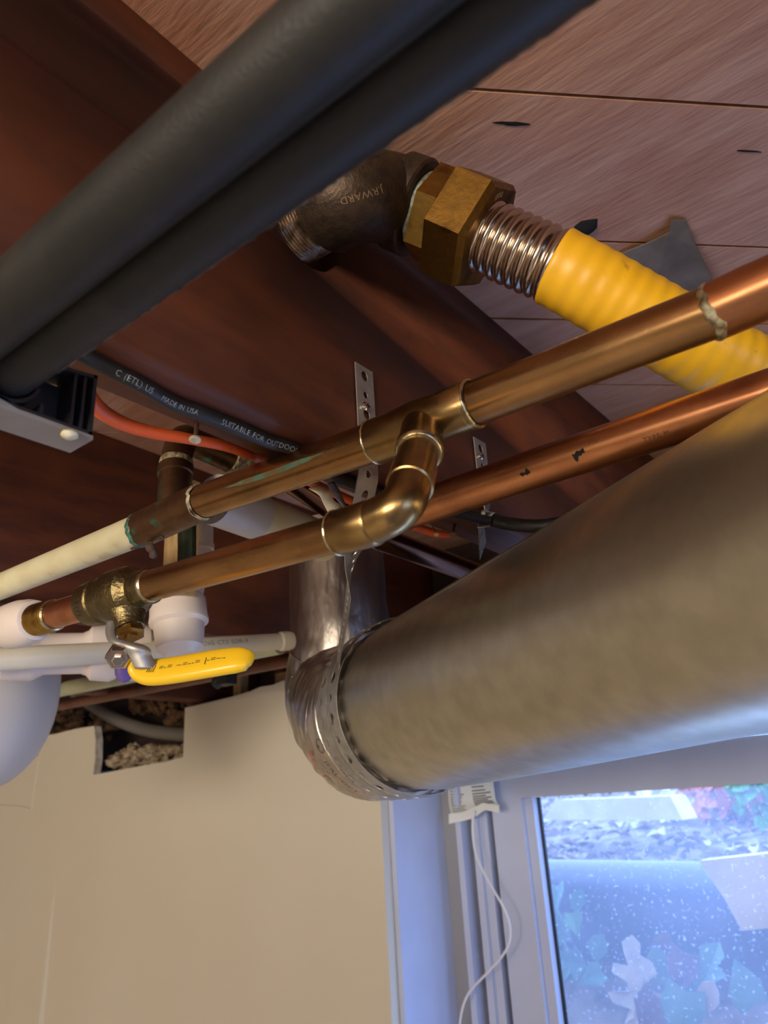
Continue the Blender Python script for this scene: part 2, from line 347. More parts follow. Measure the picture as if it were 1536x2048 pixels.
# window wall: painted gypsum sheet with torn notches at its top, at y=.85
YW = .85
top = [P(x, y, 'Y', YW) for x, y in [(0, 1508), (40, 1510), (76, 1513), (79, 1490), (81, 1472), (110, 1468), (150, 1458), (188, 1452), (191, 1480), (190, 1520), (186, 1550), (230, 1542), (280, 1532), (330, 1524), (366, 1514), (368, 1470), (370, 1416), (420, 1404), (470, 1392), (500, 1383), (520, 1374), (545, 1370), (565, 1362), (580, 1358)]]
mb = MB()
poly = [V((-3.0, YW, top[0].z+.02))]+top+[V((-.68, YW, .176))]
TH = .016
mbw = MB(); mbw.prism(poly+[V((-.68, YW, -1.9)), V((-3.0, YW, -1.9))], (0, TH, 0))
wall = mbw.build('wall_back', M['wall'], smooth=False); tag(wall, 'beige painted drywall with torn notches along its top edge', kind='structure')
wall.data.materials.append(M['gypsum'])
for p_ in wall.data.polygons:
    if abs(p_.normal.y) < .5 and p_.center.z+wall.location.z > -.5 and not (p_.center.x+wall.location.x > -.7 and abs(p_.normal.z) < .5): p_.material_index = 1
# small pilaster and raised joint at the left corner
pl = MB()
a = P(40, 1770, 'Y', YW); b = P(128, 1700, 'Y', YW); za = a.z
pl.add([(a.x, YW, -1.9), (a.x+.010, YW-.05, -1.9), (b.x-.03, YW-.05, -1.9), (b.x, YW, -1.9), (a.x, YW+.001, za), (b.x-.02, YW+.001, za+.05)], [(0, 1, 4), (1, 2, 5, 4), (2, 3, 5), (0, 3, 2, 1), (0, 4, 5, 3)])
tag(pl.build('trim_2', M['wall'], smooth=False), kind='structure')
t_ = MB(); t_.tube(crom([P(0, 1611, 'Y', YW), P(38, 1613, 'Y', YW), P(62, 1619, 'Y', YW)], 6), .0016, 8); t_.tube(crom([P(80, 1480, 'Y', YW), P(76, 1530, 'Y', YW), P(68, 1580, 'Y', YW), P(64, 1618, 'Y', YW)], 6), .0011, 8)
tag(t_.build('trim_3', M['wall']), kind='structure')
# rest of that wall around the window opening
ws = MB(); ws.box((-.68, YW, .05), (2.5, .99, .182)); ws.box((-.68, YW, -1.9), (2.5, 1.1, -.93)); ws.box((.62, YW, -.93), (2.5, 1.1, .05))
tag(ws.build('trim_4', M['wall'], smooth=False), kind='structure')
# reveal board on the left of the window, foundation and rim joist behind
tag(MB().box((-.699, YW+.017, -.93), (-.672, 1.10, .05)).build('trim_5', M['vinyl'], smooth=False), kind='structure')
tag(MB().box((-3.0, .97, -1.9), (-.70, 1.10, .06)).build('foundation_wall', M['stone'], smooth=False), kind='structure')
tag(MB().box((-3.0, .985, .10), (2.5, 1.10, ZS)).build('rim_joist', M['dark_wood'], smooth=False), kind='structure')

# ---- joists
def joist(x0, x1, label, hole=None):
    mb = MB()
    ys = [-3.4+i*.2 for i in range(22)]+[.98]
    b = .004
    prof = [(x0, ZS-.0005), (x0, ZJ+b), (x0+b*.3, ZJ+b*.3), (x0+b, ZJ), (x1-b, ZJ), (x1-b*.3, ZJ+b*.3), (x1, ZJ+b), (x1, ZS-.0005)]
    m_ = len(prof); vs = [V((x, y, z)) for y in (-3.45, .98) for x, z in prof]
    fs = [tuple(range(m_)), tuple(range(m_, 2*m_))]+[(i, (i+1) % m_, m_+(i+1) % m_, m_+i) for i in range(m_)]
    o = mk('ceiling_joist', vs, fs, M['joist'], ang=50); tag(o, label, 'joist', 'floor joists overhead')
    if hole:
        c, r = hole
        v, f = tube_geo([c-V((.06, 0, 0)), c+V((.06, 0, 0))], r, 40)
        cut = mk('cutter', v, f, M['hole'])
        md = o.modifiers.new('b', 'BOOLEAN'); md.object = cut; md.operation = 'DIFFERENCE'; md.solver = 'EXACT'
        bpy.context.view_layer.update(); dg = bpy.context.evaluated_depsgraph_get()
        me2 = bpy.data.meshes.new_from_object(o.evaluated_get(dg)); o.modifiers.clear(); o.data = me2
        bpy.data.objects.remove(cut)
    return o
XA = -.244
H0 = P(612, 444, 'X', XA)
joist(-.281, XA, 'dark red-brown floor joist pierced by the black iron gas elbow', (H0+V((0, 0, -.002)), .030))
joist(-.692, -.655, 'dark joist in shadow left of the pierced joist, behind the tarnished copper riser')
joist(-1.10, -1.064, 'darkest joist furthest left, above the broken top of the drywall')
joist(.170, .207, 'floor joist above the round duct at the right edge')

# ================================================================== TWIN BLACK PIPES + BRACKET
bp = thing('twin_black_pipe', (-.05, .094, .14), 'pair of joined black plastic pipes crossing close overhead, dusty along one edge', 'pipe')
A1 = (.0837, .1503); A2 = (.1052, .1548); R1 = .0103
c1 = [V((x, A1[0], A1[1])) for x in (-.246, -.2, -.1, 0, .3)]; c2 = [V((x, A2[0], A2[1])) for x in (-.258, -.2, -.1, 0, .3)]
tube('near_pipe', c1, R1, M['black_plastic'], bp, 48); tube('far_pipe', c2, R1, M['black_plastic'], bp, 48)
mb = MB(); ps = [V((-.225+i*.002, A2[0]+R1*cos(radians(-44)), A2[1]+R1*sin(radians(-44)))) for i in range(240)]
mb.tube(ps, [.0001+.0006*random.random()**2 for _ in ps], 8); mb.build('dusty_edge', M['dust'], bp, label='line of pale dust along the seam')
mb = MB(); mb.box((-.246, A1[0]+.006, A1[1]-.001), (.3, A2[0]-.006, A2[1]+.001)); mb.build('web', M['black_plastic'], bp, False)
br = thing('pipe_clamp', (-.254, .12, .142), 'black ribbed plastic clamp cradling the black pipe under the joist', 'clamp')
xc = -.2465
def clampface():
    r = .0128; cy, cz = A2
    arc = [(cy+r*cos(a), cz+r*sin(a)) for a in [radians(-172+i*(172-14)/14) for i in range(15)]]
    pts = arc+[(.1215, .166), (.1395, .166), (.1395, .1405), (.110, .1405), (.0925, .1450), (.0900, .1500)]
    return pts
# shell of the clamp: saddle, outer rims, ribs
cy, cz = A2; r = .0128
arc = [V((xc, cy+r*cos(a), cz+r*sin(a))) for a in [radians(-165+i*150/16) for i in range(17)]]
arc2 = [V((xc, cy+(r-.0014)*cos(a), cz+(r-.0014)*sin(a))) for a in [radians(-165+i*150/16) for i in range(17)]]
mb = MB()
for i in range(16): mb.prism([arc[i], arc[i+1], arc2[i+1], arc2[i]], (-.014, 0, 0))
mb.build('saddle', M['black_clamp'], br, True, 50)
mb = MB(); zb = .1405
mb.box((xc-.014, .1382, zb), (xc, .1397, .1675))
mb.prism([(xc, .118, .1645), (xc, .1397, .1675), (xc, .1397, .1660), (xc, .118, .1630)], (-.014, 0, 0))
mb.prism([(xc, .110, zb-.0002), (xc, .1397, zb-.0002), (xc, .1397, zb+.0013), (xc, .110, zb+.0013)], (-.014, 0, 0))
mb.prism([(xc, .0905, .1500), (xc, .096, .1430), (xc, .110, zb), (xc, .110, zb+.0014), (xc, .0968, .1446), (xc, .0917, .1508)], (-.014, 0, 0))
mb.build('rim', M['black_clamp'], br, False)
for yy, z1 in ((.1085, .1425), (.1185, .1463), (.1305, .1652), (.1345, .1652)):
    MB().box((xc-.014, yy, zb), (xc-.0008, yy+.0012, z1)).build('rib', M['black_clamp'], br, False)
MB().box((xc-.0150, .092, zb+.001), (xc-.012, .139, .163)).build('back_web', M['black_clamp'], br, False)
ch = thing('steel_channel', (-.255, .06, .139), 'grey steel mounting channel under the black clamp at left edge', 'bracket')
MB().box((-.2625, -.12, .1385), (-.2462, .1400, .1403)).build('bottom_plate', M['grey_paint'], ch, False)
MB().prism([(-.2462, -.12, .1403), (-.2462, .1100, .1403), (-.2462, .0945, .1440), (-.2462, .0885, .1510), (-.2462, .084, .166), (-.2462, -.12, .166)], (-.0014, 0, 0)).build('side_flange', M['grey_paint'], ch, False)
b_ = P(140, 866, 'Z', .1385)
q = MB().ico(b_+V((0, 0, -.0008)), .0034, 2, (1, 1, .5), .06); q.build('bolt_head', M['nailw'], ch, label='bolt head spotted with cream paint')
MB().box((-.285, .02, .150), (-.268, .112, .1515)).build('rear_plate', M['grey_paint'], ch, False)

# ================================================================== MAIN COPPER LINE
def mp(x, y): return P(x, y, 'Y', .266)
LM = [mp(1600, 548), mp(1480, 602), mp(945, 810), mp(750, 884), mp(400, 1003), mp(285, 1060), mp(0, 1172), mp(-80, 1203)]
for q in LM:    # straighten: same plane
    pass
cm = thing('copper_water_line', (-.2, .266, .15), 'large brown copper pipe with a soldered tee and a lower branch, crossing the middle', 'pipe')
RM = .0110
def seg(name, x0, y0, x1, y1, r, m, f=mp, parent=None, n=36, prof=None, label=None):
    a = f(x0, y0); b = f(x1, y1)
    if prof is None: prof = [(0, r), (1, r)]
    return tube(name, [a.lerp(b, s) for s, _ in prof], [q for _, q in prof], m, parent, n, label=label)
def xm(x):      # centre line of the main in the photo
    T = [(1600, 548), (1430, 622), (1200, 713), (945, 808), (750, 884), (400, 1004), (285, 1058), (180, 1098), (0, 1172), (-80, 1206)]
    for (x0, y0), (x1, y1) in zip(T, T[1:]):
        if x1 <= x <= x0: return y0+(y1-y0)*(x0-x)/(x0-x1)
    return 548
seg('pipe', 1600, xm(1600), 1425, xm(1425), .0111, M['copper_red'], parent=cm, label='reddish copper length at the right end')
seg('pipe', 1436, xm(1436), 940, xm(940), .0103, M['copper'], parent=cm)
seg('pipe', 760, xm(760), 395, xm(395), .0103, M['copper'], parent=cm)
seg('tee', 948, xm(948), 748, xm(748), .0113, M['fitting'], parent=cm, prof=[(0, .0108), (.02, .0115), (.3, .0113), (.5, .0120), (.7, .0113), (.98, .0115), (1, .0108)])
seg('tee', 404, xm(404), 282, xm(282), .0117, M['tarnish'], parent=cm, label='tarnished tee with green corrosion')
seg('painted_pipe', 290, xm(290), -80, xm(-80), .0100, M['paint_pipe'], parent=cm, prof=[(0, .0106), (.2, .0104), (1, .0100)], label='cream painted length flaking near the tee')
def ring(name, x, w, r, m, f=mp, yf=xm, parent=None, jit=0., blob=0):
    a = f(x, yf(x)); b = f(x+10, yf(x+10)); d = (b-a).normalized(); pts = []; 
    prof = [(-w, r-.0006), (-w*.6, r+.0001), (-w*.2, r+.0005), (w*.2, r+.0005), (w*.6, r+.0001), (w, r-.0006)]
    o = tube(name, [a+d*s for s, _ in prof], [q for _, q in prof], m, parent, 36, False, 60)
    if jit:
        for i, v in enumerate(o.data.vertices):
            k = i % 36; v.co += d*(jit*sin(k*1.7+x)*.6+jit*sin(k*.6+x))+V((0, 0, 0))
            if blob and sin(2*pi*k/36+blob) > .6: v.co += V((0, -.3, -1))*.0007
    return o
ring('solder_joint', 948, .0009, .0114, M['solder'], parent=cm)
ring('solder_joint', 938, .0007, .0110, M['solder'], parent=cm)
ring('solder_joint', 749, .0010, .0113, M['solder'], parent=cm, jit=.0002)
ring('solder_joint', 404, .0016, .0114, M['flux'], parent=cm, jit=.0006, blob=3)
ring('solder_joint', 1430, .0022, .0108, M['flux'], parent=cm, jit=.0009, blob=1)
o = ring('corroded_joint', 283, .0028, .0116, M['verdigris'], parent=cm, jit=.0010, blob=2); o['label'] = 'joint crusted with green verdigris and lint'
# lint and drip below the left tee
mb = MB(); random.seed(7)
for i in range(26):
    x = random.uniform(262, 330); y = xm(x)+random.uniform(22, 36); c = mp(x, y); mb.ico(c, random.uniform(.0008, .0022), 1, (1.4, 1, .7), .4)
mb.build('dust_clump', M['hair'], cm); 
tube('drip', crom([mp(300, 1095), mp(306, 1104), mp(307, 1116)], 4), [.003, .0028, .0026, .0024, .0026, .0026, .0026, .0024, .0012], M['hair'], cm, 14)
# peeled paint patch with bare metal
mb = MB(); pc = lambda x, y: (lambda c: c)(mp(x, y))
ax = path_fn([mp(290, xm(290)), mp(0, xm(0))])
fnp = cyl_text_fn([mp(290, xm(290)), mp(0, xm(0))], .01035, 0)
def patch(fn, pts, m, name, parent, label=None):
    mb = MB(); c = (sum(p[0] for p in pts)/len(pts), sum(p[1] for p in pts)/len(pts))
    n = len(pts); K = 5; vs = []
    for k in range(K+1):
        for q in pts: vs.append(fn(c[0]+(q[0]-c[0])*k/K, c[1]+(q[1]-c[1])*k/K))
    fs = []
    for k in range(K):
        for i in range(n): fs.append((k*n+i, k*n+(i+1) % n, (k+1)*n+(i+1) % n, (k+1)*n+i))
    return mk(name, vs, fs, m, parent, False, label=label)
patch(fnp, [(.012, -.0085), (.018, -.0065), (.024, -.0052), (.031, -.0058), (.036, -.0072), (.031, -.0092), (.024, -.0100), (.016, -.0098)], M['conduit'], 'bare_patch', cm, 'bare grey patch where paint peeled')
# patina streak on the pipe between the tees
fn2 = cyl_text_fn([mp(700, xm(700)), mp(395, xm(395))], .01038, 0)
patch(fn2, [(.008, .0035), (.02, .0018), (.04, .0008), (.065, .0012), (.085, .0030), (.07, .0040), (.045, .0038), (.025, .0042)], M['patina'], 'patina_streak', cm, 'long green patina streak')
# riser out of the left tee
tx = mp(348, xm(348))
tz = V((0.0, 0, 1))
up1 = P(352, 935, 'Y', .270)
lathe('tee_outlet', tx, (up1-tx), [(0, .0105), ((up1-tx).length*.80, .0105), ((up1-tx).length*.82, .0116), ((up1-tx).length, .0113)], M['tarnish'], cm)
# tee outlet + branch
def bpx(x, y): return P(x, y, 'Y', .22)
Mx = mp(846, 848)
B0 = bpx(690, 1060); E1 = bpx(797, 1022); 
out1 = P(838, 905, 'Y', .247); 
corner = bpx(806, 1020)
dd = (out1-Mx)
lathe('tee_branch_collar', Mx, dd, [(0, .0100), (dd.length*.80, .0100), (dd.length*.82, .0108), (dd.length*.99, .0108), (dd.length*1.0, .0095)], M['fitting'], cm)
lathe('solder_joint', Mx+dd*.98, dd, [(0, .0100), (.0006, .0107), (.0014, .0104), (.002, .0096)], M['solder'], cm)
elb = fillet([out1-dd*.1, out1.lerp(corner, .25), corner+V((0, 0, .001)), bpx(735, 1050)], .0165, 12)
rr = []
for i in range(len(elb)): rr.append(.0090)
tube('street_elbow', elb, rr, M['fitting'], cm, 36)
k1 = out1.lerp(corner, .28); kd = (corner-out1)
lathe('elbow_collar', k1, kd, [(0, .0088), (.0008, .0097), (.016, .0099), (.0168, .0090)], M['fitting'], cm, 36)
def xb(x):
    T = [(800, 1026), (740, 1048), (690, 1062), (500, 1110), (330, 1163), (240, 1190), (140, 1221), (85, 1237), (0, 1258), (-80, 1282)]
    for (x0, y0), (x1, y1) in zip(T, T[1:]):
        if x1 <= x <= x0: return y0+(y1-y0)*(x0-x)/(x0-x1)
    return 1026
seg('elbow_collar', 752, xb(752), 672, xb(672), .0094, M['fitting'], bpx, cm, prof=[(0, .0088), (.06, .0095), (.95, .0095), (1, .0088)])
ring('solder_joint', 676, .0010, .0093, M['solder'], bpx, xb, cm)
seg('branch_pipe', 690, xb(690), 300, xb(300), .0080, M['copper'], bpx, cm)
seg('branch_stub', 185, xb(185), 100, xb(100), .0080, M['copper_bright'], bpx, cm, label='short bright copper stub left of the valve')
ring('solder_joint', 300, .0022, .0083, M['solder'], bpx, xb, cm)
ring('solder_joint', 186, .0016, .0084, M['solder'], bpx, xb, cm)
# ---- adapter at left end
ad = thing('transition_adapter', bpx(60, xb(60)), 'short brass and white plastic adapter left of the copper stub', 'pipe fitting')
seg('brass_collar', 108, xb(108), 62, xb(62), .0095, M['brass'], bpx, ad, prof=[(0, .0088), (.05, .0096), (.8, .0097), (.85, .0103), (.95, .0103), (1, .0096)])
ring('solder_ring', 108, .0014, .0088, M['solder'], bpx, xb, ad)
seg('white_nut', 74, xb(74), 8, xb(8), .013, M['pvc'], bpx, ad, prof=[(0, .0104), (.02, .0118), (.2, .0136), (.45, .0145), (.75, .0140), (1, .0118)])
seg('white_pipe', 20, xb(20), -100, xb(-80), .0115, M['pvc'], bpx, ad)

# ================================================================== BALL VALVE
bv = thing('ball_valve', bpx(240, xb(240)), 'cast brass ball valve with a yellow lever handle on the lower copper pipe', 'valve')
a = bpx(302, xb(302)); b = bpx(176, xb(176)); d = b-a; L = d.length
prof = [(0, .0086), (.01, .0100), (.17, .0102), (.20, .0112), (.26, .0142), (.33, .0150), (.52, .0152), (.58, .0140), (.66, .0136), (.68, .0130), (.72, .0130), (.74, .0137), (.95, .0128), (1, .0100)]
vb_ = tube('body', [a+d*s for s, _ in prof], [q*.93 for _, q in prof], M['valve'], bv, 40, ang=25)
vs_ = [(s*L, q) for s, q in prof]
ctr = a+d*.42
sdir = (PD(266, 1290, .378)-ctr).normalized()
lathe('bonnet', ctr, sdir, [(0, .0098), (.0145, .0092), (.0165, .0078), (.0225, .0075), (.0228, .0062), (.0262, .0062)], M['valve'], bv, 28)
mb = MB(); nb = ctr+sdir*.0262
lathe('packing_nut', nb-sdir*.0030, sdir, [(0, .0070), (.0030, .0073), (.0040, .0058)], M['brass_nut'], bv, 6, 20)
lathe('stem', nb, sdir, [(0, .0034), (.002, .0034)], M['brass_nut'], bv, 16)
# lever: steel neck from the stem nut to the grip
L1 = crom([PD(214, 1244, .383), PD(212, 1268, .378), PD(222, 1287, .373), PD(248, 1292, .368), PD(256, 1308, .367), PD(270, 1338, .366)], 5)
W1 = crom([PD(232, 1240, .384), PD(230, 1264, .378), PD(240, 1280, .372), PD(296, 1296, .370), PD(304, 1312, .370), PD(318, 1338, .370)], 5)
vs = L1+W1; n = len(L1); o = mk('lever_arm', vs, [(i, i+1, n+i+1, n+i) for i in range(n-1)], M['strap'], bv, True, 60, 'bent steel lever plate'); md = o.modifiers.new('s', 'SOLIDIFY'); md.thickness = .0018; md.offset = 0
# stem nut
nc = PD(239, 1308, .372); lathe('stem_nut', nc, (PD(233, 1330, .360)-nc), [(0, .0056), (.0005, .0064), (.0048, .0064), (.0060, .0052), (.0061, .0030), (.0082, .0030), (.0085, .0024)], M['steel'], bv, 6, 20)
# yellow grip: rounded flat bar
gA = crom([PD(276, 1318, .376), PD(282, 1336, .374), PD(306, 1344, .371), PD(360, 1338, .366), PD(430, 1326, .362), PD(476, 1320, .360), PD(497, 1321, .360), PD(506, 1324, .360)], 6)
gw = [.0058, .0066, .0074, .0076, .0076, .0070, .0054, .0020]; gt = [.0026, .0032, .0036, .0036, .0036, .0036, .0030, .0012]
T, N, B = frames(gA); vs = []; K = 24
sideV = (rt*.18+up*.98-fw*.0).normalized()
for i, c in enumerate(gA):
    t = i/6; j = min(int(t), 6); u_ = t-j; W_ = gw[j]*(1-u_)+gw[j+1]*u_; T_ = gt[j]*(1-u_)+gt[j+1]*u_
    e = fw*.80+up*.60; e = (e-T[i]*e.dot(T[i])).normalized(); g2 = T[i].cross(e)
    for k in range(K):
        al = 2*pi*k/K; ca, sa = cos(al), sin(al)
        vs.append(c+e*(W_*math.copysign(abs(ca)**.7, ca))+g2*(T_*math.copysign(abs(sa)**.7, sa)))
n = len(gA); fs = [(i*K+k, i*K+(k+1) % K, (i+1)*K+(k+1) % K, (i+1)*K+k) for i in range(n-1) for k in range(K)]+[tuple(range(K))[::-1], tuple(range((n-1)*K, n*K))]
grip = mk('yellow_grip', vs, fs, M['yellow_grip'], bv, True, 70, 'yellow vinyl grip with black print')
grip_obj = grip
GR = (gA, gw, gt, T)
# print on the grip (short unreadable marks in the photo): put on the near lower side
def grip_fn(u, v):
    # u in metres from the start of the grip
    pf = path_fn(gA); c, t = pf(.012+u)
    e = fw*.80+up*.60; e = (e-t*e.dot(t)).normalized(); g2 = t.cross(e)
    if g2.dot(fw) > 0: g2 = -g2
    return c-e*.0022+e*v*.9+g2*(.0036+.0002)
text('printed_marks', '|||| =-= ~=--= |-=~-', .0050, grip_fn, M['print_black'], grip_obj, 'black print')

# cast letters on the valve body
fv = cyl_text_fn([a+d*.60, a+d*1.0], .0131, 0)
def valve_fn(u0):
    cc = a+d*u0; R_ = .0129
    t = d.normalized(); tc = (-cc).normalized(); nr = (tc-t*tc.dot(t)).normalized(); b_ = nr.cross(t)
    if b_.dot(up) > 0: b_ = -b_
    return lambda u, v: cc+t*(-v)+(nr*cos((u-.004)/R_)+b_*sin((u-.004)/R_))*(R_+.0002)
text('cast_lettering', 'EU2', .0048, valve_fn(.88), M['hole'], vb_, gap=.05)

# ================================================================== COPPER RISER + ELBOW at left tee
rs = thing('copper_riser', up1, 'blotchy dark copper elbow rising from the left tee beside the white-headed nail', 'pipe fitting')
u2 = P(355, 905, 'Y', .2735)
u3 = P(470, 915, 'Y', .33); u4 = P(540, 950, 'Y', .42)
el = fillet([up1+V((0,0,.001)), u2, u2+V((.0, .004, .013)), V((u2.x+.002, .31, u2.z+.010)), V((u2.x+.004, .335, u2.z+.008))], .013, 8)
tube('elbow', el, [.0100]*len(el), M['tarnish'], rs, 32)
lathe('solder_joint', up1+V((0, 0, .0005)), V((0, .1, 1)), [(0, .0104), (.0012, .0110), (.004, .0108), (.0055, .0101)], M['flux'], rs)
e1_ = V((u2.x+.004, .315, u2.z+.009)); lathe('elbow_socket', e1_, (0, 1, -.02), [(0, .0108), (.010, .0112), (.016, .0112), (.0165, .0095)], M['flux'], rs)
tube('run_pipe', [e1_+V((0, .01, 0)), e1_+V((-.004, .06, .004)), V((-.348, .45, .199)), V((-.352, .60, .200)), V((-.352, .66, .200))], .0100, M['blue_copper'], rs, 36, label='dark copper run with a bluish sheen')
for k in range(8):
    pass
# stuff behind in that bay
g1 = PD(374, 1150, .56); g0 = PD(372, 1040, .545)
tube('dark_riser_pipe', [g0+V((0, 0, .02)), g1], rw(g0, 37), mat('green_black_pipe', (52, 62, 40), (34, 28, 18), rough=.35, metal=.5, scale=60), None)
tag(bpy.data.objects['dark_riser_pipe'], 'dark green-black vertical pipe between the two copper pipes, beside the tan board', 'pipe')
w0 = PD(338, 1140, .60); tag(MB().box((w0.x-.008, w0.y, w0.z-.02), (w0.x+.010, w0.y+.02, ZJ+.08)).build('wooden_strip', M['pale_wood'], smooth=False), 'tan wooden strip standing behind the green-stained tee', 'wood strip')

# ================================================================== LOWER COPPER PIPE (right)
tube('copper_pipe', [V((-.272, .35, .1652)), V((-.15, .35, .1657)), V((.05, .35, .1640))], .0108, M['copper_red'], None, 40)
lc = bpy.data.objects['copper_pipe']; tag(lc, 'reddish copper pipe with dark stains passing between the brown line and the duct', 'pipe')
def lp(x, y): return P(x, y, 'Y', .35)
fl = cyl_text_fn([V((-.272, .35, .1652)), V((.05, .35, .1645))], .0108, 0)
def stain(x, y, pts, sc):
    c = lp(x, y); u0 = c.x+.272
    return patch(lambda u, v: fl(u0+u, v), [(p[0]*sc, p[1]*sc) for p in pts], M['hole'], 'stain', lc, 'dark stain')
stain(1170, 900, [(-1, .5), (-.6, .35), (-.2, .75), (.3, .6), (.9, .9), (1, .1), (.6, .3), (.3, -.2), (0, .0), (-.3, -.3), (-.5, -.9), (-.8, -.5)], .0035)
stain(1065, 942, [(-1.2, .1), (-.7, .35), (-.2, 0), (.3, .3), (.5, 1), (.8, .4), (1.1, -.2), (.4, -.5), (-.1, -.2), (-.6, -.5)], .0028)
text('pipe_print', 'TYPE M', .0035, lambda u, v: fl(.272-.098+u, -.0042+v), M['brown_pipe'], lc)

# ================================================================== GAS LINE: iron elbow, brass union, corrugated pipe
CP = [PD(780, 396, .461), PD(852, 424, .4545), PD(936, 457, .447), PD(1056, 510, .434), PD(1116, 536, .429), PD(1200, 582, .427), PD(1300, 640, .428), PD(1400, 698, .432), PD(1500, 750, .438), PD(1620, 806, .443)]
ie = thing('iron_elbow', H0, 'black iron gas elbow with cast letters coming out of the joist hole', 'pipe fitting')
H1 = H0+V((-.03, 0, -.001)); H2 = H0+V((.040, 0, -.001))
cdir = (CP[1]-CP[0]).normalized()
epts = fillet([H0+V((.016, 0, 0)), H0+V((.036, -.002, -.003)), CP[0].lerp(CP[1], .05), CP[0].lerp(CP[1], .55)], .03, 12)
er = []
pe = path_fn(epts); 
for i in range(len(epts)):
    er.append(.0262)
eb_ = tube('elbow_body', epts, er, M['iron'], ie, 48)
cs = CP[0].lerp(CP[1], .22)
lathe('end_collar', cs, cdir, [(0, .0262), (.0015, .0292), (.014, .0294), (.0155, .0280), (.0156, .0225)], M['iron'], ie, 48)
lathe('shoulder', H0+V((.010, 0, 0)), (1, 0, 0), [(0, .0225), (.004, .0262), (.010, .0268), (.012, .0262)], M['iron'], ie, 48)
thr = []
for i in range(12): thr += [(-.010+i*.0021, .0212), (-.010+i*.0021+.0010, .0223)]
lathe('threaded_nipple', H0, (1, 0, 0), [(-.05, .0212)]+thr+[(.0155, .0212)], M['thread'], ie, 48, 20)
mb = MB(); dc = PD(662, 402, .41)
# cast lettering, upside down on the elbow
from mathutils.bvhtree import BVHTree
_v, _f = tube_geo(epts, er, 48); _bvh = BVHTree.FromPolygons([tuple(q) for q in _v], _f)
def iron_fn(u, v):
    x = 764-u*.96+v*.28; y = 372+u*.28+v*.96; d_ = ray(x, y).normalized(); hit, nr, _, _ = _bvh.ray_cast(V((0, 0, 0)), d_)
    return hit-d_*.0004 if hit else d_*.45
text('cast_lettering', 'J.RWARD', 21, iron_fn, mat('cast_letter', (132, 106, 78), rough=.6, metal=.2), eb_, gap=-.04)
random.seed(3)
def blob_patch(name, c, r, m, parent, sq=(1, 1, 1), label=None):
    return MB().ico(c, r, 2, sq, .25).build(name, m, parent, label=label)
bu = thing('brass_union', CP[2], 'aged brass hex union joining the iron elbow to the corrugated gas pipe', 'pipe fitting')
q0 = CP[0].lerp(CP[1], .80)
lathe('male_thread', q0-cdir*.003, cdir, [(0, .021), (.012, .021)], M['verdigris'], bu, 40)
lathe('sealant', q0+cdir*.0005, cdir, [(0, .0215), (.002, .0232), (.004, .0225)], mat('sealant_paste', (150, 160, 150), (84, 80, 60), rough=.5, scale=160, bump=.6), bu, 40)
q1 = q0+cdir*.0045
lathe('adapter_hex', q1, cdir, [(0, .0252), (.0012, .0290), (.0135, .0290), (.015, .0266), (.016, .0225)], M['brass'], bu, 6, 20, radians(20))
q2 = q1+cdir*.0150
cd2 = (CP[3]-CP[2]).normalized()
un_ = lathe('union_nut', q2, cd2, [(0, .0310), (.0022, .0352), (.0250, .0352), (.0285, .0322), (.0287, .0225), (.0262, .0200)], M['brass_nut'], bu, 6, 20, radians(42))
q3 = q2+cd2*.0287
def nut_fn(u, v):
    tc = up; b_ = (rt*.35+up).normalized(); b_ = (b_-cd2*b_.dot(cd2)).normalized(); c_ = b_.cross(cd2)
    if c_.dot(rt) > 0: c_ = -c_
    a_ = 1.0-u/.0250; return q3+cd2*.0004+(b_*cos(a_)+c_*sin(a_))*(.0240+v)
text('stamped_number', '1500', .0046, nut_fn, mat('stamp', (214, 200, 170), rough=.5), un_, gap=.06)
cg = thing('corrugated_gas_pipe', CP[4], 'corrugated stainless gas pipe in a thick yellow jacket', 'gas pipe')
body = crom(CP[2:], 40)
pf = path_fn(body); s0 = (q3-CP[2]).length-.004; sy = (CP[4]-CP[2]).length-.004
pts = []; rr = []; s = s0; i = 0
while s < sy+.012:
    ph = (s-s0)/.0062*2*pi; pts.append(pf(s)[0]); rr.append(.0186+.0030*abs(sin(ph/2))**.8); s += .0062/16
tube('corrugated_sleeve', pts, rr, M['steel'], cg, 48, True, 80, label='bare stainless corrugations beside the nut')
pts = []; rr = []; s = sy
Lp = pf.length
while s < Lp:
    e = min(1, (s-sy)/.002); ph = (s-sy)/.0092*2*pi; pts.append(pf(s)[0]); rr.append(.0222*(.93+.07*e)+.00020*sin(ph+.7*sin(s*60))*e+.0012*min(1, max(0, (s-sy)/.1))); s += .0011
v, f = tube_geo(pts, rr, 48)
jk = mk('yellow_jacket', v, f, M['yellow_jacket'], cg, True, 80, 'ribbed yellow plastic jacket')

# ================================================================== DUCT
az, elv = radians(62.9), radians(1.6)
dd_ = V((sin(az)*cos(elv), -cos(az)*cos(elv), sin(elv))).normalized()
C0 = V((-.421, .5545, .0775))+dd_*.047; RD = .070
e1 = dd_.cross(V((0, 0, 1))).normalized(); e2 = e1.cross(dd_)
if e2.z < 0: e2 = -e2
du = thing('round_duct', C0+dd_*.4, 'large round galvanized duct running toward the right edge', 'duct')
pp = [(0, RD-.001), (.001, RD)]+[(.02+i*.04, RD) for i in range(26)]
o = tube('duct_pipe', [C0+dd_*s for s, _ in pp], [q for _, q in pp], M['zinc'], du, 96)
# dents
for v in o.data.vertices:
    c = v.co+ORG[du.name]; r_ = c-C0; s = r_.dot(dd_); a = atan2(r_.dot(e2), r_.dot(e1))
    k = .0022*sin(a*3+s*9)*math.exp(-((a+1.9)/.7)**2)+.0012*sin(s*17+a*2)*math.exp(-((a-.3)/1.2)**2)
    if s > .01: v.co += (r_-dd_*s).normalized()*k
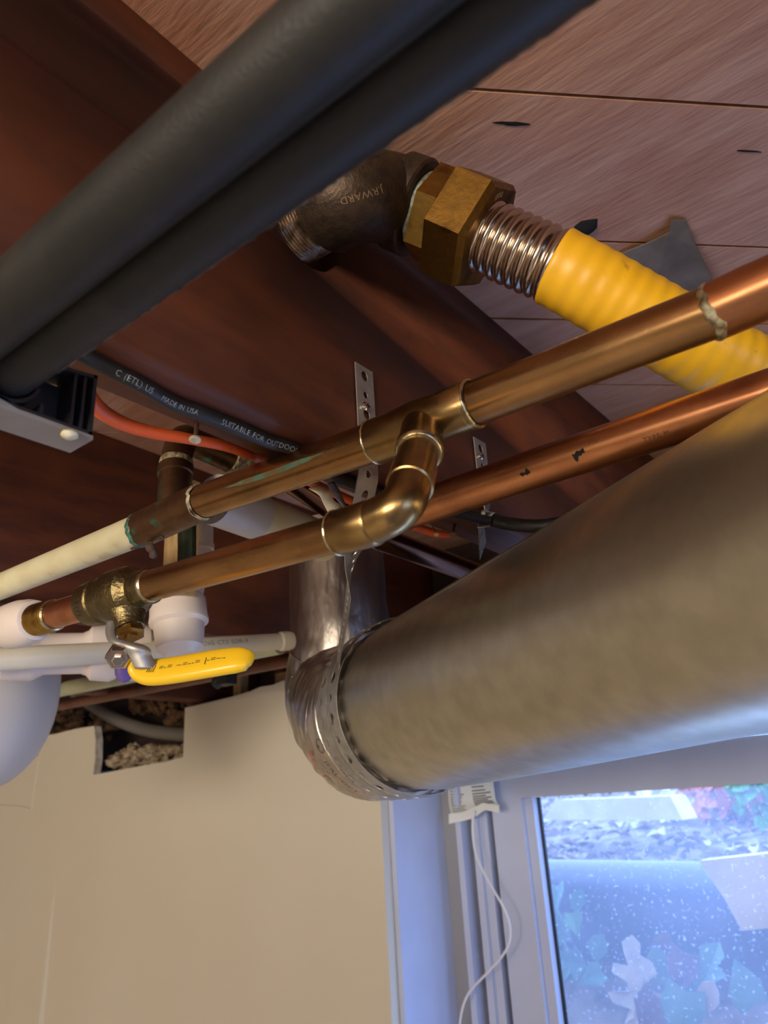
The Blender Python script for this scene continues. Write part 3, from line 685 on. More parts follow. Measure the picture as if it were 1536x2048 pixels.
# lock seam along the top
ps = [C0+dd_*(.002+i*.03)+(e1*cos(radians(74))+e2*sin(radians(74)))*(RD+.0008) for i in range(34)]
tube('lock_seam', ps, .0022, M['zinc'], du, 10)
# taped elbow
te = thing('taped_duct_elbow', C0-dd_*.1, 'foil-taped duct elbow turning up into the joist bay, hung by perforated strap', 'duct elbow')
Cv = V((-.540, .618, 0))
ep = crom([C0+dd_*.001, C0-dd_*.045, C0-dd_*.088+V((0, 0, -.002)), C0-dd_*.132+V((0, 0, .012)), V((Cv.x-.003, Cv.y+.003, .120)), V((Cv.x+.002, Cv.y, .165)), V((Cv.x, Cv.y, .22)), V((Cv.x, Cv.y, .30))], 24)
rk = [.0692, .0698, .0715, .0665, .0600, .0550, .054, .053]; rr = []
for i in range(len(ep)):
    t = i/24; j = min(int(t), 6); rr.append(rk[j]*(1-(t-j))+rk[j+1]*(t-j))
o = tube('tape_wrap', ep, rr, M['foil'], te, 160, label='wrinkled foil tape wrap')
random.seed(9)
from mathutils import noise
for v in o.data.vertices:
    c = v.co.copy(); zz = c.z+ORG[te.name].z; g_ = 1 if zz < .10 else max(.22, 1-(zz-.10)*14); k = g_*(noise.noise(c*38)*.0016+noise.noise(V((c.x*110, c.y*110, c.z*26)))*.0024-.0026*max(0, .5-abs(noise.noise(V((c.x*45, c.y*45, c.z*16+5)))*6))); v.co += V((c-V((0, 0, c.z))).normalized())*0+v.normal*k
# tape overlap ridges
def ring_at(i, m, r_add=.0006, name='tape_edge', tilt=0):
    c = ep[i]; T3 = (ep[min(i+1, len(ep)-1)]-ep[i-1]).normalized(); n_ = T3.cross(V((.3, .2, .9))).normalized(); b_ = T3.cross(n_)
    pts = [c+(n_*cos(a)+b_*sin(a))*(rr[i]+r_add+.0005*sin(a*5))+T3*(tilt*cos(a)) for a in [2*pi*k/48 for k in range(49)]]
    return tube(name, pts, .0007, m, te, 6)
ring_at(53, M['foil'], tilt=.01); ring_at(96, M['foil'], tilt=.012); ring_at(113, M['foil'], tilt=.015); ring_at(34, M['foil'], tilt=.003)
# print on the tape
def tape_fn(s_, a0_, Rr=.0702, rev=1):
    def fn(u, v):
        a_ = radians(a0_)-u/Rr*rev
        return C0-dd_*(s_-v)+(e1*cos(a_)+e2*sin(a_))*Rr*1.0
    return fn
e1f = -e1 if e1.dot(-C0) < 0 else e1
def tape_print(txt, size, s_, ang0, m, Rr):
    # angle measured from the camera-facing side, going downwards
    def fn(u, v):
        a_ = radians(ang0)+u/Rr
        return C0-dd_*(s_+(-v))+(e1f*cos(a_)-e2*sin(a_))*Rr
    return text('tape_print', txt, size, fn, m, te)
tape_print('JEAL-OCT', .0085, .060, 32, M['print_black'], .0765)
tape_print('A', .0075, .060, 20, M['print_black'], .0765)
mb = MB(); cc = [C0-dd_*(.0575+.0065*sin(b))+(e1f*cos(radians(22)+.0065*cos(b)/.0765)-e2*sin(radians(22)+.0065*cos(b)/.0765))*.0749 for b in [2*pi*k/24 for k in range(25)]]
mb.tube(cc, .0003, 6, False); mb.build('tape_mark', M['print_black'], te)
for sx, an, ln in ((.071, 34, 'UL181'), (.077, 36, 'LISTED'), (.0445, 40, 'VALVA'), (.072, 66, 'OO-RID')):
    tape_print(ln, .0040 if sx > .05 else .005, sx, an, M['print_black'], .0765 if sx > .05 else .0755)
tape_print('XOXY', .010, .095, 22, M['print_red'], .0735)

# strap ring: two turns
st = thing('perforated_strap', (-.243, .309, .2), 'perforated galvanized strap screwed to the pierced joist and looped twice round the duct end', 'pipe strap', 'perforated hanger straps')
def ringf(s_):
    return lambda u, v: C0-dd_*(s_-v)+(e1f*cos(u/.0760-2.2)-e2*sin(u/.0760-2.2))*(.0760-.0010*abs(v)/.008)
holed_strip('ring_band', 2*pi*.0760, .0215, ringf(.0115), M['strap'], st, .0170, .0044, .0028)
holed_strip('ring_band', 2*pi*.0760, .0215, ringf(.0345), M['strap'], st, .0170, .0044, .0028)
an = .62
Rg = C0-dd_*.006+(e1f*cos(-.35)-e2*sin(-.35))*.0745
tp = [V((XA+.0016, .3085, .247)), V((XA+.0016, .3085, .215)), V((XA+.0012, .3085, .186)), P(735, 960, 'X', XA), PD(716, 1060, .445), PD(702, 1150, .50), PD(690, 1240, .575), PD(677, 1315, .635), Rg]
tc_ = crom(tp, 12); tf = path_fn(tc_); SL = tf.length
def strapf(u, v):
    c, t = tf(min(SL-1e-4, max(0, u))); k = min(1, max(0, (u-.075)/.12))
    sd = V((0, 1, 0)).lerp((fw*.98-rt*.14).normalized(), k); sd = (sd-t*sd.dot(t)).normalized()
    if k == 0: v2 = v
    return c+sd*v
holed_strip('hanging_strip', SL, .0165, strapf, M['strap'], st, .0127, .0030, .0020)
def screw(parent, c, r=.0032):
    sc_ = lathe('screw', c, (1, 0, 0), [(0, r), (.0008, r), (.0018, r*.7), (.0020, r*.3)], M['steel'], parent, 20)
    MB().box((c.x+.0018, c.y-r*.6, c.z-.0003), (c.x+.0022, c.y+r*.6, c.z+.0003)).box((c.x+.0018, c.y-.0003, c.z-r*.6), (c.x+.0022, c.y+.0003, c.z+r*.6)).build('screw_slot', M['hole'], sc_, False)
screw(st, P(731, 814, 'X', XA+.0022))
st2 = thing('perforated_strap', (-.243, .443, .2), 'perforated galvanized strap on the joist behind the reddish copper pipe, going down to the duct', 'pipe strap', 'perforated hanger straps')
sp = P(962, 910, 'X', XA+.0016); sq_ = PD(966, 1100, .575)
tp2 = crom([sp+V((0, 0, .012)), sp, V((XA+.0014, sp.y-.001, .186)), P(965, 1040, 'X', XA), sq_], 8); tf2 = path_fn(tp2); SL2 = tf2.length
def strapf2(u, v):
    c, t = tf2(min(SL2-1e-4, max(0, u))); k = min(1, max(0, (u-.03)/.03)); sd = V((0, 1, 0)).lerp((fw*.9+rt*.25).normalized(), k); sd = (sd-t*sd.dot(t)).normalized(); return c+sd*v
holed_strip('hanging_strip', SL2, .0165, strapf2, M['strap'], st2, .0127, .0030, .0020)
screw(st2, P(961, 913, 'X', XA+.0022), .0030)

# ================================================================== CABLES on the joist underside
zc = ZJ-.0035
def zp(x, y, z): return P(x, y, 'Z', z)
cb = [zp(150, 700, zc), zp(215, 735, zc), zp(280, 768, zc), zp(350, 808, zc), zp(410, 830, zc), zp(480, 858, zc), zp(540, 884, zc), zp(600, 905, zc), zp(700, 965, zc), zp(860, 1012, zc+.001), zp(1000, 1046, zc), zp(1100, 1048, zc-.001)]
cpts = crom(cb, 8)
tube('black_cable', cpts, .0036, M['cable_black'], None, 20); bc = bpy.data.objects['black_cable']; tag(bc, 'black cable with pale printed lettering stapled under the joist', 'cable')
def ctext(txt, x, y, size, ao=-.35):
    tgt = zp(x, y, zc); bi = min(range(len(cpts)), key=lambda i: (cpts[i]-tgt).length); u0 = sum((cpts[i+1]-cpts[i]).length for i in range(bi))
    text('printed_lettering', txt, size, cyl_text_fn(cpts, .0037, u0, a_off=ao), M['print'], bc, label='pale printed lettering', gap=-.02)
ctext('C (ETL) US', 222, 742, .0040); ctext('MADE IN USA', 318, 790, .0034); ctext('SUITABLE FOR OUTDOOR U', 436, 842, .0040)
ob = [zp(120, 700, .196), zp(150, 745, .194), zp(188, 808, .191), zp(235, 842, .189), zp(300, 864, .188), zp(380, 878, .188), zp(470, 898, .189), zp(560, 936, .192), zp(700, 1000, .192), zp(840, 1056, .189), zp(880, 1068, .187), zp(905, 1066, .189)]
op = crom(ob, 8); R_ = []
for i in range(len(op)):
    t = i/8; R_.append(.0050-.0020*min(1, t/5))
tube('orange_cable', op, R_, M['cable_orange'], None, 24); tag(bpy.data.objects['orange_cable'], 'orange sheathed cable sagging under the joist beside the black clamp', 'cable')
tube('dark_cable', crom([PD(985, 1040, .50), PD(1020, 1048, .50), PD(1080, 1052, .49), PD(1140, 1042, .48), PD(1200, 1020, .46), PD(1260, 975, .44)], 8), .0045, M['cable_black'], None, 20); tag(bpy.data.objects['dark_cable'], 'dark cable dipping behind the reddish copper pipe near the duct', 'cable')

# ================================================================== NAILS
def nail(hx, hy, sx, sy, z, r, m, label, tilt=(0, 0, 0)):
    top_ = P(sx, sy, 'Z', ZJ); hd = ray(hx, hy)*(top_.dot(fw)/1.0*.985)
    t = thing('nail', hd, label, 'nail', 'nails under the joist'); d = (top_-hd).normalized()
    tube('shank', [hd, top_+d*.004], r*.38, m if m == M['nail'] else M['nail'], t, 12)
    lathe('head', hd-d*.0006, d, [(0, r*.8), (.0005, r), (.0014, r*.95), (.0018, r*.5)], m, t, 18)
    return t
nail(390, 880, 394, 848, 0, .0030, M['nailw'], 'paint-spattered nail sticking down beside the copper elbow')
nail(906, 1069, 909, 1049, 0, .0026, M['nail'], 'dark bent nail under the joist right of the branch elbow')
nail(873, 1069, 868, 1058, 0, .0016, M['nailw'], 'small bright nail head at the end of the orange cable')

# ================================================================== PIPES IN THE LEFT BAY
cp = thing('cream_drain_pipe', V((-.41, .36, .21)), 'cream plastic drain pipe slanting behind the two copper pipes', 'pipe')
ca = PD(440, 1003, .50); cbp = PD(650, 1085, .60)
k_ = (cbp-ca)
tube('pipe', [ca, ca+k_], .0155, M['pvc_cream'], cp, 36)
tube('coupling', [ca-k_*.05, ca+k_*.30], .0172, M['pvc_grey'], cp, 36)
wf = thing('white_pvc_tee', PD(362, 1230, .62), 'white pvc hub fitting hanging below the copper branch', 'pipe fitting')
t0 = PD(405, 1010, .66); t1 = PD(404, 1095, .655); t2 = PD(385, 1200, .65)
tube('upper_pipe', [t0, t1], rw(t1, 44), M['pvc'], wf); tube('socket_rim', [t1-V((0,0,.002)), t1+V((0, 0, .003))], rw(t1, 48), M['pvc'], wf)
tube('neck', [t1, PD(385, 1190, .64)], rw(t1, 40), M['pvc'], wf)
hc = PD(356, 1200, .62); dn = (PD(360, 1300, .60)-hc).normalized()
rh = rw(hc, 112)
lathe('hub', hc-dn*.003, dn, [(0, rh*.75), (.002, rh*.92), (.004, rh*.97), (.018, rh), (.0215, rh*1.03), (.0235, rh*1.02), (.026, rh*.88), (.045, rh*.80), (.05, rh*.5)], M['pvc'], wf, 48)
# big drain assembly lower left
dr = thing('white_drain_fitting', PD(120, 1310, .66), 'white pvc drain run with rounded hubs at the left edge below the valve', 'drain pipe')
a_ = PD(-60, 1310, .64); b_ = PD(330, 1304, .70); dv = b_-a_
prf = [(0, 50), (.15, 50), (.16, 60), (.30, 62), (.33, 55), (.36, 48), (.55, 47), (.58, 52), (.60, 62), (.70, 66), (.735, 60), (.74, 50), (.76, 50), (.77, 62), (.85, 66), (.91, 60), (.95, 40)]
tube('drain_body', [a_+dv*s for s, _ in prf], [rw(a_+dv*s, q*1.72) for s, q in prf], M['pvc'], dr, 48)
ps_ = PD(250, 1338, .615); pd = (PD(262, 1344, .60)-PD(250, 1338, .66)).normalized()
MB().ico(ps_, .0115, 2, (.55, .8, 1), 0).build('primer_stain', M['purple'], dr, label='purple primer smear on the hub')
big = crom([PD(-90, 1250, .80), PD(-60, 1330, .79), PD(-70, 1420, .78), PD(-140, 1500, .78)], 8)
tube('grey_drain_elbow', big, [rw(PD(-60, 1330, .79), 330)*k for k in [.90, .92, .94, .96, .98, 1, 1, 1]+[1]*9+[1, .98, .95, .9, .85, .8, .7, .55]], M['pvc_grey'], None, 48); tag(bpy.data.objects['grey_drain_elbow'], 'big pale grey rounded drain pipe at the left edge above the drywall', 'drain pipe')
# pex line
px = thing('white_pex_pipe', PD(300, 1300, .66), 'translucent white plastic water tube reaching the foil-taped elbow', 'pipe')
xa = PD(-60, 1322, .60); xm2 = PD(300, 1300, .68); xe = PD(572, 1282, .76)
pt_ = tube('tube', crom([xa, xm2, xe], 8), [rw(xa, 50)*(1-i/16)+rw(xe, 32)*(i/16) for i in range(17)], M['pex'], px, 32)
xd = (xe-xm2).normalized(); lathe('end_collar', xe-xd*.009, xd, [(0, .0070), (.003, .0098), (.012, .0098), (.016, .0085)], M['pex'], px, 32)
fpx = cyl_text_fn([xm2, xe], (rw(xm2, 41)+rw(xe, 32))/2+.0003, .004, a_off=.1)
text('printed_lettering', 'POTABLE TUBING CTS SDR-9', .0062, fpx, M['print_grey'], pt_, label='faded grey print')
# pale green and brown pipes at the back
tube('green_painted_pipe', [P(-40, 1412, 'Y', .60), P(560, 1290, 'Y', .60)], .0105, M['green_paint'], None, 28); tag(bpy.data.objects['green_painted_pipe'], 'pale green painted pipe behind the drain fittings', 'pipe')
tube('brown_pipe', [P(-60, 1446, 'Y', .68), P(620, 1312, 'Y', .68)], .0085, M['brown_pipe'], None, 28); tag(bpy.data.objects['brown_pipe'], 'dull brown copper pipe just above the broken top of the drywall', 'pipe')
ccp = P(455, 1352, 'Y', .665)
MB().box((ccp.x-.012, ccp.y-.012, ccp.z-.012), (ccp.x+.012, ccp.y+.006, ccp.z+.004)).ico(ccp+V((-.012, -.006, -.006)), .008, 2, (1, 1, 1.2), .1).build('black_pipe_clip', M['black_plastic']); tag(bpy.data.objects['black_pipe_clip'], 'small black clip under the brown pipe right of the yellow handle', 'pipe clip')
sh = P(475, 1370, 'Y', .87); tag(MB().box((sh.x-.008, .868, .13), (sh.x+.010, .885, .26)).build('wood_shim', M['pale_wood'], smooth=False), 'tan wooden shim above the drywall top behind the brown pipe', 'wood strip')
s2_ = P(545, 1350, 'Y', .88); tag(MB().box((s2_.x-.014, .90, .15), (s2_.x+.014, .92, .215)).build('wood_block', M['pale_wood'], smooth=False), 'small wooden block in the gap beside the foil-taped elbow', 'wood block')
s3_ = P(520, 1350, 'Y', .88); tag(MB().box((s3_.x-.018, .93, .13), (s3_.x+.004, .95, .26)).build('dark_blocking', M['joist'], smooth=False), 'brown blocking board in the gap right of the tan shim', 'wood block')
# cavity above the drywall: debris, conduit, mortar
random.seed(11)
mb = MB()
for i in range(220):
    x = random.uniform(225, 368); y = 1520-random.uniform(-12, 32)*(1 if x > 245 else .4); mb.ico(P(x, y+6, 'Y', .885+random.uniform(-.012, .02)), random.uniform(.004, .011), 1, (1.3, 1, .8), .45)
tag(mb.build('mortar_rubble', M['stone'], smooth=False), 'crumbly pale mortar rubble in the drywall notch', 'rubble', kind='stuff')
mb = MB()
for i in range(120):
    x = random.uniform(265, 400); y = random.uniform(1385, 1470) if x > 330 else random.uniform(1390, 1420); mb.ico(P(x, y, 'Y', .93+random.uniform(-.02, .02)), random.uniform(.005, .013), 1, (1, 1, 1), .35)
for i in range(110):
    x = random.uniform(-20, 240); y = random.uniform(1425, 1480); mb.ico(P(x, y, 'Y', .95+random.uniform(-.015, .015)), random.uniform(.006, .014), 1, (1.3, 1, .8), .35)
tag(mb.build('cavity_debris', M['debris'], smooth=False), 'brown debris and old insulation above the drywall', 'debris', kind='stuff')
tube('grey_conduit', crom([P(150, 1385, 'Y', .90), P(215, 1430, 'Y', .90), P(285, 1458, 'Y', .895), P(350, 1468, 'Y', .89), P(420, 1470, 'Y', .885)], 8), .0125, M['conduit'], None, 24); tag(bpy.data.objects['grey_conduit'], 'grey conduit curving through the cavity behind the drywall notch', 'conduit')
tube('dark_bar', [P(-40, 1488, 'Y', .92), P(85, 1496, 'Y', .92)], .008, M['brown_pipe'], None, 16); tag(bpy.data.objects['dark_bar'], 'dark rusty bar above the lower drywall panel at the left edge', 'bar')

# torn paper, lint, felt scrap
def flap(name, pts, m, label, cat, th=.0006):
    o = mk(name, pts, [tuple(range(len(pts)))], m, None, False); md = o.modifiers.new('s', 'SOLIDIFY'); md.thickness = th; md.offset = 0
    return tag(o, label, cat)
def strip2(name, A, B, m, label, cat):
    vs = A+B; n = len(A); o = mk(name, vs, [(i, i+1, n+i+1, n+i) for i in range(n-1)], m, None, True, 60); md = o.modifiers.new('s', 'SOLIDIFY'); md.thickness = .0006; return tag(o, label, cat)
strip2('torn_paper', crom([PD(618, 976, .41), PD(640, 990, .412), PD(650, 1010, .42), PD(662, 1032, .425), PD(668, 1042, .43)], 5), crom([PD(640, 968, .425), PD(658, 980, .43), PD(668, 1000, .43), PD(684, 1012, .44), PD(690, 1024, .44)], 5), M['torn'], 'cream torn paper strip hanging between the two copper pipes', 'paper scrap')
strip2('lint_strip', crom([PD(655, 966, .44), PD(668, 990, .44), PD(684, 1010, .44), PD(690, 1022, .44)], 5), crom([PD(668, 962, .445), PD(682, 985, .445), PD(690, 1005, .445), PD(700, 1022, .445)], 5), M['lint'], 'grey fuzzy strip hanging right of the cream torn paper', 'lint')
fz = ZS-.006
flap('felt_scrap', [zp(1240, 508, ZS-.002), zp(1300, 484, ZS-.004), zp(1338, 466, ZS-.006), zp(1342, 440, ZS-.004), zp(1372, 440, ZS-.002), zp(1396, 500, ZS-.008), zp(1440, 590, ZS-.014), zp(1400, 640, ZS-.016), zp(1300, 600, ZS-.010)], M['felt'], 'grey building paper scrap hanging from the boards behind the yellow gas pipe', 'paper scrap', .001)
# plank defects: knots as shallow chips
def knot(x, y, rx, ry, m=M['hole'], label='', nm='wood_knot'):
    c = zp(x, y, ZS-.0003); n = 14; vs = []
    random.seed(int(x))
    for k in range(n):
        a = 2*pi*k/n; q = 1+random.uniform(-.25, .25); dx = rx*cos(a)*q; dy = ry*sin(a)*q; vs.append(c+V(((dx-dy)*s2, (dx+dy)*s2, 0)))
    vs2 = [q+V((0, 0, .0004)) for q in vs]
    o = mk(nm, vs+vs2, [tuple(range(n))]+[tuple(range(n, 2*n))]+[(i, (i+1) % n, n+(i+1) % n, n+i) for i in range(n)], m, bpy.data.objects['ceiling'] if False else None, False)
    tag(o, kind='structure'); return o
k_i = 0
for (x, y, rx, ry) in ((1024, 248, .010, .0012), (1500, 303, .008, .0006)):
    k_i += 1; knot(x, y, rx, ry, nm='trim_%d' % (10+k_i))
kh = zp(1168, 453, ZS); MB().ico(kh+V((0,0,.001)), .006, 2, (1.3, .9, .35), .2)
tag(MB().ico(zp(1172, 455, ZS), .0075, 2, (1.2, 1, .4), .2).build('trim_13', M['hole']), kind='structure')

# ================================================================== WINDOW
YG = 1.0
wn = thing('window_1', (-.03, YG, -.93), None, None); wn['kind'] = 'structure'
def vb(name, x0, x1, y0, y1, z0, z1, m, label=None):
    o = MB().box((x0, y0, z0), (x1, y1, z1)).build(name, m, wn, False, label=label); return o
vb('frame_track', -.672, -.640, .985, 1.09, -.93, .05, M['vinyl_grey'])
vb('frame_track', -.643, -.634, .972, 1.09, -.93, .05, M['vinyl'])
vb('frame_track', -.634, -.624, 1.005, 1.09, -.93, .05, M['vinyl_grey'])
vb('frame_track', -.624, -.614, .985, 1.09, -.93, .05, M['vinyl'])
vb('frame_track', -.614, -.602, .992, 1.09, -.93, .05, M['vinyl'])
vb('gasket', -.602, -.594, 1.02, 1.09, -.93, .05, M['gasket'])
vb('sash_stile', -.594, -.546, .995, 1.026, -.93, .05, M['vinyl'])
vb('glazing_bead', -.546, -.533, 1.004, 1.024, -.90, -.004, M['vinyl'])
vb('glass_gasket', -.533, -.530, 1.018, 1.024, -.90, -.004, M['gasket'])
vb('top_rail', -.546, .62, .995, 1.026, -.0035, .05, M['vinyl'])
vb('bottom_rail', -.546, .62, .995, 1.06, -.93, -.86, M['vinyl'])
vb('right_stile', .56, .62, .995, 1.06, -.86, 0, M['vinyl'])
mk('glass', [(-.531, 1.022, -.87), (.57, 1.022, -.87), (.57, 1.022, .0), (-.531, 1.022, .0)], [(0, 1, 2, 3)], M['glass'], wn, False)
# sticker and cord
lbz0, lbz1 = P(920, 1640, 'Y', .98).z, P(940, 1540, 'Y', .98).z
sk = thing('paper_label', P(945, 1600, 'Y', .975), 'curling printed paper label at the top left corner of the window', 'label')
La = crom([P(893, 1530, 'Y', .972), P(896, 1580, 'Y', .972), P(898, 1608, 'Y', .970), P(903, 1632, 'Y', .966)], 5)
Lc = crom([P(930, 1530, 'Y', .985), P(935, 1580, 'Y', .984), P(940, 1608, 'Y', .982), P(948, 1624, 'Y', .972)], 5)
Lb = crom([P(982, 1530, 'Y', .972), P(988, 1575, 'Y', .972), P(992, 1600, 'Y', .970), P(1000, 1612, 'Y', .966)], 5)
n = len(La); vs = La+Lc+Lb
o = mk('paper', vs, [(i, i+1, n+i+1, n+i) for i in range(n-1)]+[(n+i, n+i+1, 2*n+i+1, 2*n+i) for i in range(n-1)], M['sticker'], sk, True, 80); md = o.modifiers.new('s', 'SOLIDIFY'); md.thickness = .0005
fl_ = [P(898, 1628, 'Y', .962), P(925, 1624, 'Y', .962), P(945, 1616, 'Y', .962), P(966, 1606, 'Y', .962), P(998, 1610, 'Y', .962), P(999, 1626, 'Y', .960), P(970, 1620, 'Y', .960), P(944, 1638, 'Y', .960), P(898, 1648, 'Y', .960)]
o = mk('folded_edge', fl_, [tuple(range(9))], M['sticker'], sk, False); md = o.modifiers.new('s', 'SOLIDIFY'); md.thickness = .0005
mb = MB(); random.seed(5)
for col, (A_, B_) in enumerate(((La, Lc), (Lc, Lb))):
    for i in range(15):
        t = .05+i*.062; j = min(int(t*(n-1)), n-2); u_ = t*(n-1)-j
        a1 = A_[j].lerp(A_[j+1], u_); b1 = B_[j].lerp(B_[j+1], u_); w0_ = .12 if col == 0 else .18; w1_ = .8-random.random()*.25 if col == 0 else .92-random.random()*.3
        p0 = a1.lerp(b1, w0_)+V((0, -.0012, 0)); p1 = a1.lerp(b1, w1_)+V((0, -.0012, 0)); hh = V((0, 0, .0009))
        mb.add([p0-hh, p1-hh, p1+hh, p0+hh], [(0, 1, 2, 3)])
mb.build('printed_lines', M['print_grey'], sk, False, label='rows of tiny grey print')
tube('hanging_wire', crom([P(948, 1622, 'Y', .955), P(945, 1660, 'Y', .955), P(952, 1710, 'Y', .955), P(975, 1760, 'Y', .955), P(1004, 1810, 'Y', .955), P(1020, 1856, 'Y', .955), P(1012, 1900, 'Y', .955), P(972, 1948, 'Y', .952), P(938, 1985, 'Y', .95), P(922, 2030, 'Y', .95), P(916, 2100, 'Y', .95)], 8), .0016, M['cord'], None, 10); tag(bpy.data.objects['hanging_wire'], 'thin white wire looping down beside the window sash', 'wire')

# ================================================================== OUTDOORS
mb = MB(); nx, ny = 60, 60; vs = []
def gz(x, y):
    if y < 1.42: b = -.62+.30*max(0, (y-1.1)/.32)
    elif y < 1.62: b = -.32+.10*(y-1.42)/.2
    else: b = -.22+.15*min(1, (y-1.62)/1.0)+.075*max(0, y-2.6)/1.0
    return b+.012*noise.noise(V((x*9, y*9, 0)))+.03*noise.noise(V((x*2, y*2, 3)))
for j in range(ny+1):
    y = 1.101+5.4*(j/ny)**1.6
    for i in range(nx+1):
        x = -3.4+5.5*i/nx; vs.append(V((x, y, gz(x, y))))
fs = [(j*(nx+1)+i, j*(nx+1)+i+1, (j+1)*(nx+1)+i+1, (j+1)*(nx+1)+i) for j in range(ny) for i in range(nx)]
gr = mk('ground', vs, fs, M['soil'], ang=80); gr['kind'] = 'structure'
# leaf litter on the slope
mb = MB(); mi = []; random.seed(1)
for i in range(2600):
    y = random.uniform(1.62, 4.6); x = -.62*y+random.uniform(-.9, .9)*y*.45+.25*y; n0 = len(mb.f)
    leafgeo(mb, V((x, y, gz(x, y)+.012)), (random.uniform(-.6, .6), random.uniform(-.9, .1), 1), random.uniform(0, 6.3), random.uniform(.025, .05), random.uniform(.015, .035), random.choice((0, 1, 2)), .3)
    mi += [random.choice((0, 0, 1, 1, 2))]*(len(mb.f)-n0)
me = bpy.data.meshes.new('leaf_litter'); me.from_pydata(mb.v, [], mb.f)
for k_ in ('leaf_tan', 'leaf_brown', 'leaf_pale'): me.materials.append(M[k_])
for p_, i_ in zip(me.polygons, mi): p_.material_index = i_
o = bpy.data.objects.new('leaf_litter', me); COL.objects.link(o); tag(o, 'fallen leaves scattered over the slope outside the window', 'fallen leaves', kind='stuff')
# dark rounded edging along the well
dk = crom([V((-1.2, 1.50, -.205)), V((-.8, 1.50, -.208)), V((-.3, 1.50, -.215)), V((.5, 1.50, -.22))], 6)
tube('dark_edging_pipe', dk, .085, M['culvert'], None, 32); tag(bpy.data.objects['dark_edging_pipe'], 'dark rounded pipe lying along the ground outside the window', 'pipe')
s_a = [P(1398, 1722, 'Y', 1.36), P(1600, 1700, 'Y', 1.36), P(1600, 1850, 'Y', 1.36), P(1484, 1862, 'Y', 1.36), P(1450, 1800, 'Y', 1.36)]
o = MB().prism(s_a, (0, .05, 0)).build('stone_block', M['stone_out'], smooth=False); tag(o, 'tan stone slab leaning outside at the right of the window', 'stone')
s_b = [P(1085, 1640, 'Y', 2.0), P(1110, 1600, 'Y', 2.0), P(1340, 1592, 'Y', 2.0), P(1365, 1640, 'Y', 2.0)]
o = MB().prism(s_b, (0, .12, 0)).build('stone_block', M['stone_out'], smooth=False); tag(o, 'low tan rock half buried in leaves beyond the dark pipe', 'stone')
# ivy in the window well
random.seed(21)
specs = [(1112, 1800, 34, 'leaf_teal', 2, 'bluish ivy leaf at the glazing bead, topmost of the ivy leaves'),
 (1155, 1800, 26, 'leaf_teal', 0, 'narrow bluish ivy leaf just right of the topmost ivy leaf'),
 (1150, 1850, 26, 'leaf_green', 2, 'bright green ivy leaf, the only yellow-green one, low left in the pane'),
 (1122, 1850, 34, 'leaf_teal', 2, 'dull bluish ivy leaf left of the bright green ivy leaf'),
 (1196, 1895, 30, 'leaf_teal', 0, 'upright narrow bluish ivy leaf above the pale oak leaf tip'),
 (1140, 1925, 46, 'leaf_teal', 1, 'lobed bluish ivy leaf at the glazing bead, left of the oak leaf'),
 (1180, 1955, 30, 'leaf_teal', 2, 'small bluish ivy leaf between the lobed leaf and the oak leaf'),
 (1320, 1932, 40, 'leaf_teal', 0, 'long bluish ivy leaf lying across two reddish brown leaves'),
 (1318, 1912, 40, 'leaf_brown', 2, 'brown leaf partly under the long bluish ivy leaf, above it'),
 (1362, 1955, 46, 'leaf_brown', 2, 'brown leaf right of the long bluish ivy leaf'),
 (1410, 1948, 66, 'leaf_teal', 1, 'largest bluish ivy leaf, right of the two brown leaves'),
 (1382, 1995, 34, 'leaf_teal', 2, 'bluish ivy leaf below the largest ivy leaf'),
 (1420, 1992, 32, 'leaf_pale', 0, 'pale narrow leaf below the largest ivy leaf'),
 (1485, 1960, 46, 'leaf_teal', 2, 'bluish ivy leaf furthest right near the edge of the picture'),
 (1300, 2040, 50, 'leaf_brown', 2, 'brown leaf at the bottom edge under the oak leaf'),
 (1362, 2040, 56, 'leaf_teal', 2, 'bluish ivy leaf at the bottom edge right of the brown leaf')]
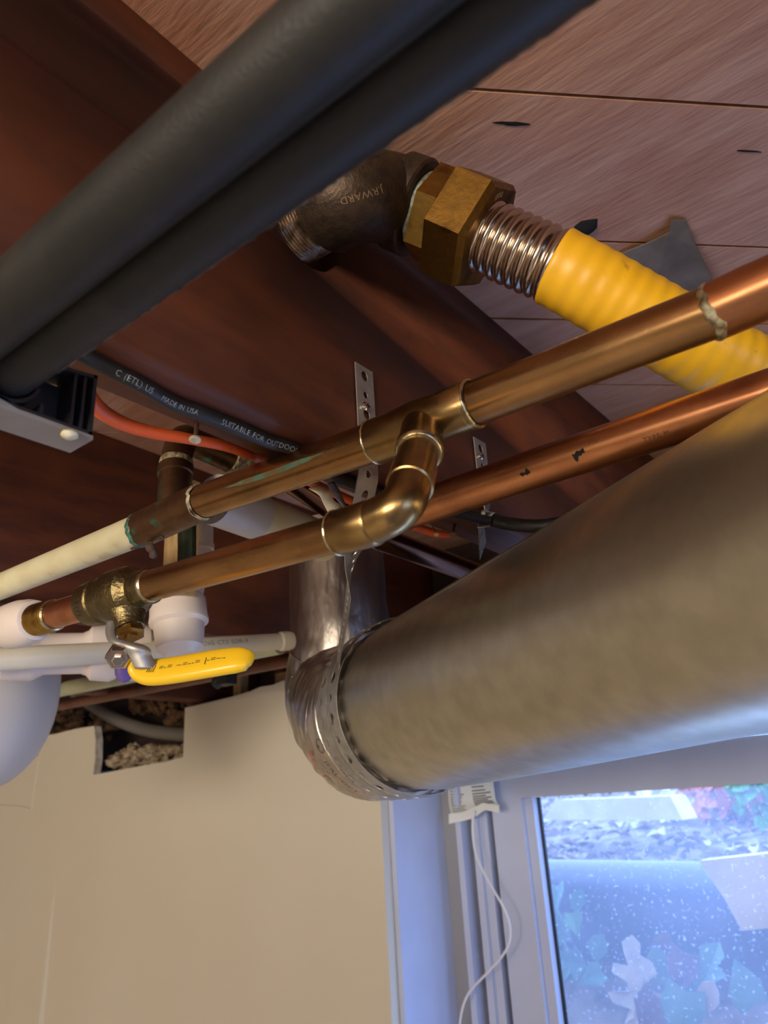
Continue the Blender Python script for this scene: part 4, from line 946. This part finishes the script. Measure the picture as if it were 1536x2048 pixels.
for i, (x, y, sz, m_, kd, lb) in enumerate(specs):
    yy = 1.345-(y-1800)*.0006+.008*(i % 3); c = P(x, y, 'Y', yy); L_ = sz*1.25*yy*1.2/FPX
    mb = MB(); leafgeo(mb, c, (random.uniform(-.5, .5), -1, random.uniform(.1, .7)), random.uniform(0, 6.3), L_*1.1, L_*.9, kd)
    o = mb.build('ivy_leaf' if m_ in ('leaf_teal', 'leaf_green') else 'fallen_leaf', M[m_], None, False)
    md = o.modifiers.new('s', 'SOLIDIFY'); md.thickness = .0008
    tag(o, lb, 'leaf', 'leaves in the window well')
mb = MB(); leafgeo(mb, P(1272, 1978, 'Y', 1.25), (.1, -1, .5), 2.0, .135, .085, 3, .05); oo = mb.build('oak_leaf', M['leaf_pale'], None, False)
md = oo.modifiers.new('s', 'SOLIDIFY'); md.thickness = .0008; tag(oo, 'large pale dried oak leaf lying in the window well', 'leaf')
# distant foliage
M['leaf_white'] = mat('whitish_leaf', (250, 244, 230), (236, 226, 206), rough=.5); M['leaf_coral'] = mat('coral_leaf', (206, 124, 100), (186, 96, 74), rough=.5); M['leaf_mid'] = mat('mid_green_leaf', (90, 150, 60), (70, 120, 50), rough=.5)  # near-white, coral and green leaf colours
for nm, m_, (cx, cyy, cz_), cnt, lab in (('bush', 'leaf_mid', (-.50, 2.36, -.02), 240, 'green bush in the distance at the top right corner of the pane'), ('bush', 'leaf_coral', (-.66, 2.42, -.035), 200, 'coral red low plant in the distance left of the green bush'), ('bush', 'leaf_white', (-.80, 2.50, -.02), 300, 'pale plant furthest left at the top of the pane')):
    random.seed(cnt); mb = MB()
    for i in range(cnt):
        c = V((cx+max(-.11, min(.11, random.gauss(0, .07))), cyy+max(-.1, min(.1, random.gauss(0, .07))), cz_+max(-.09, min(.09, random.gauss(0, .05))))); leafgeo(mb, c, (random.uniform(-1, 1), -1, random.uniform(-.5, 1)), random.uniform(0, 6.3), .045, .035, 0)
    o = mb.build(nm, M[m_], None, False); tag(o, lab, 'plant')
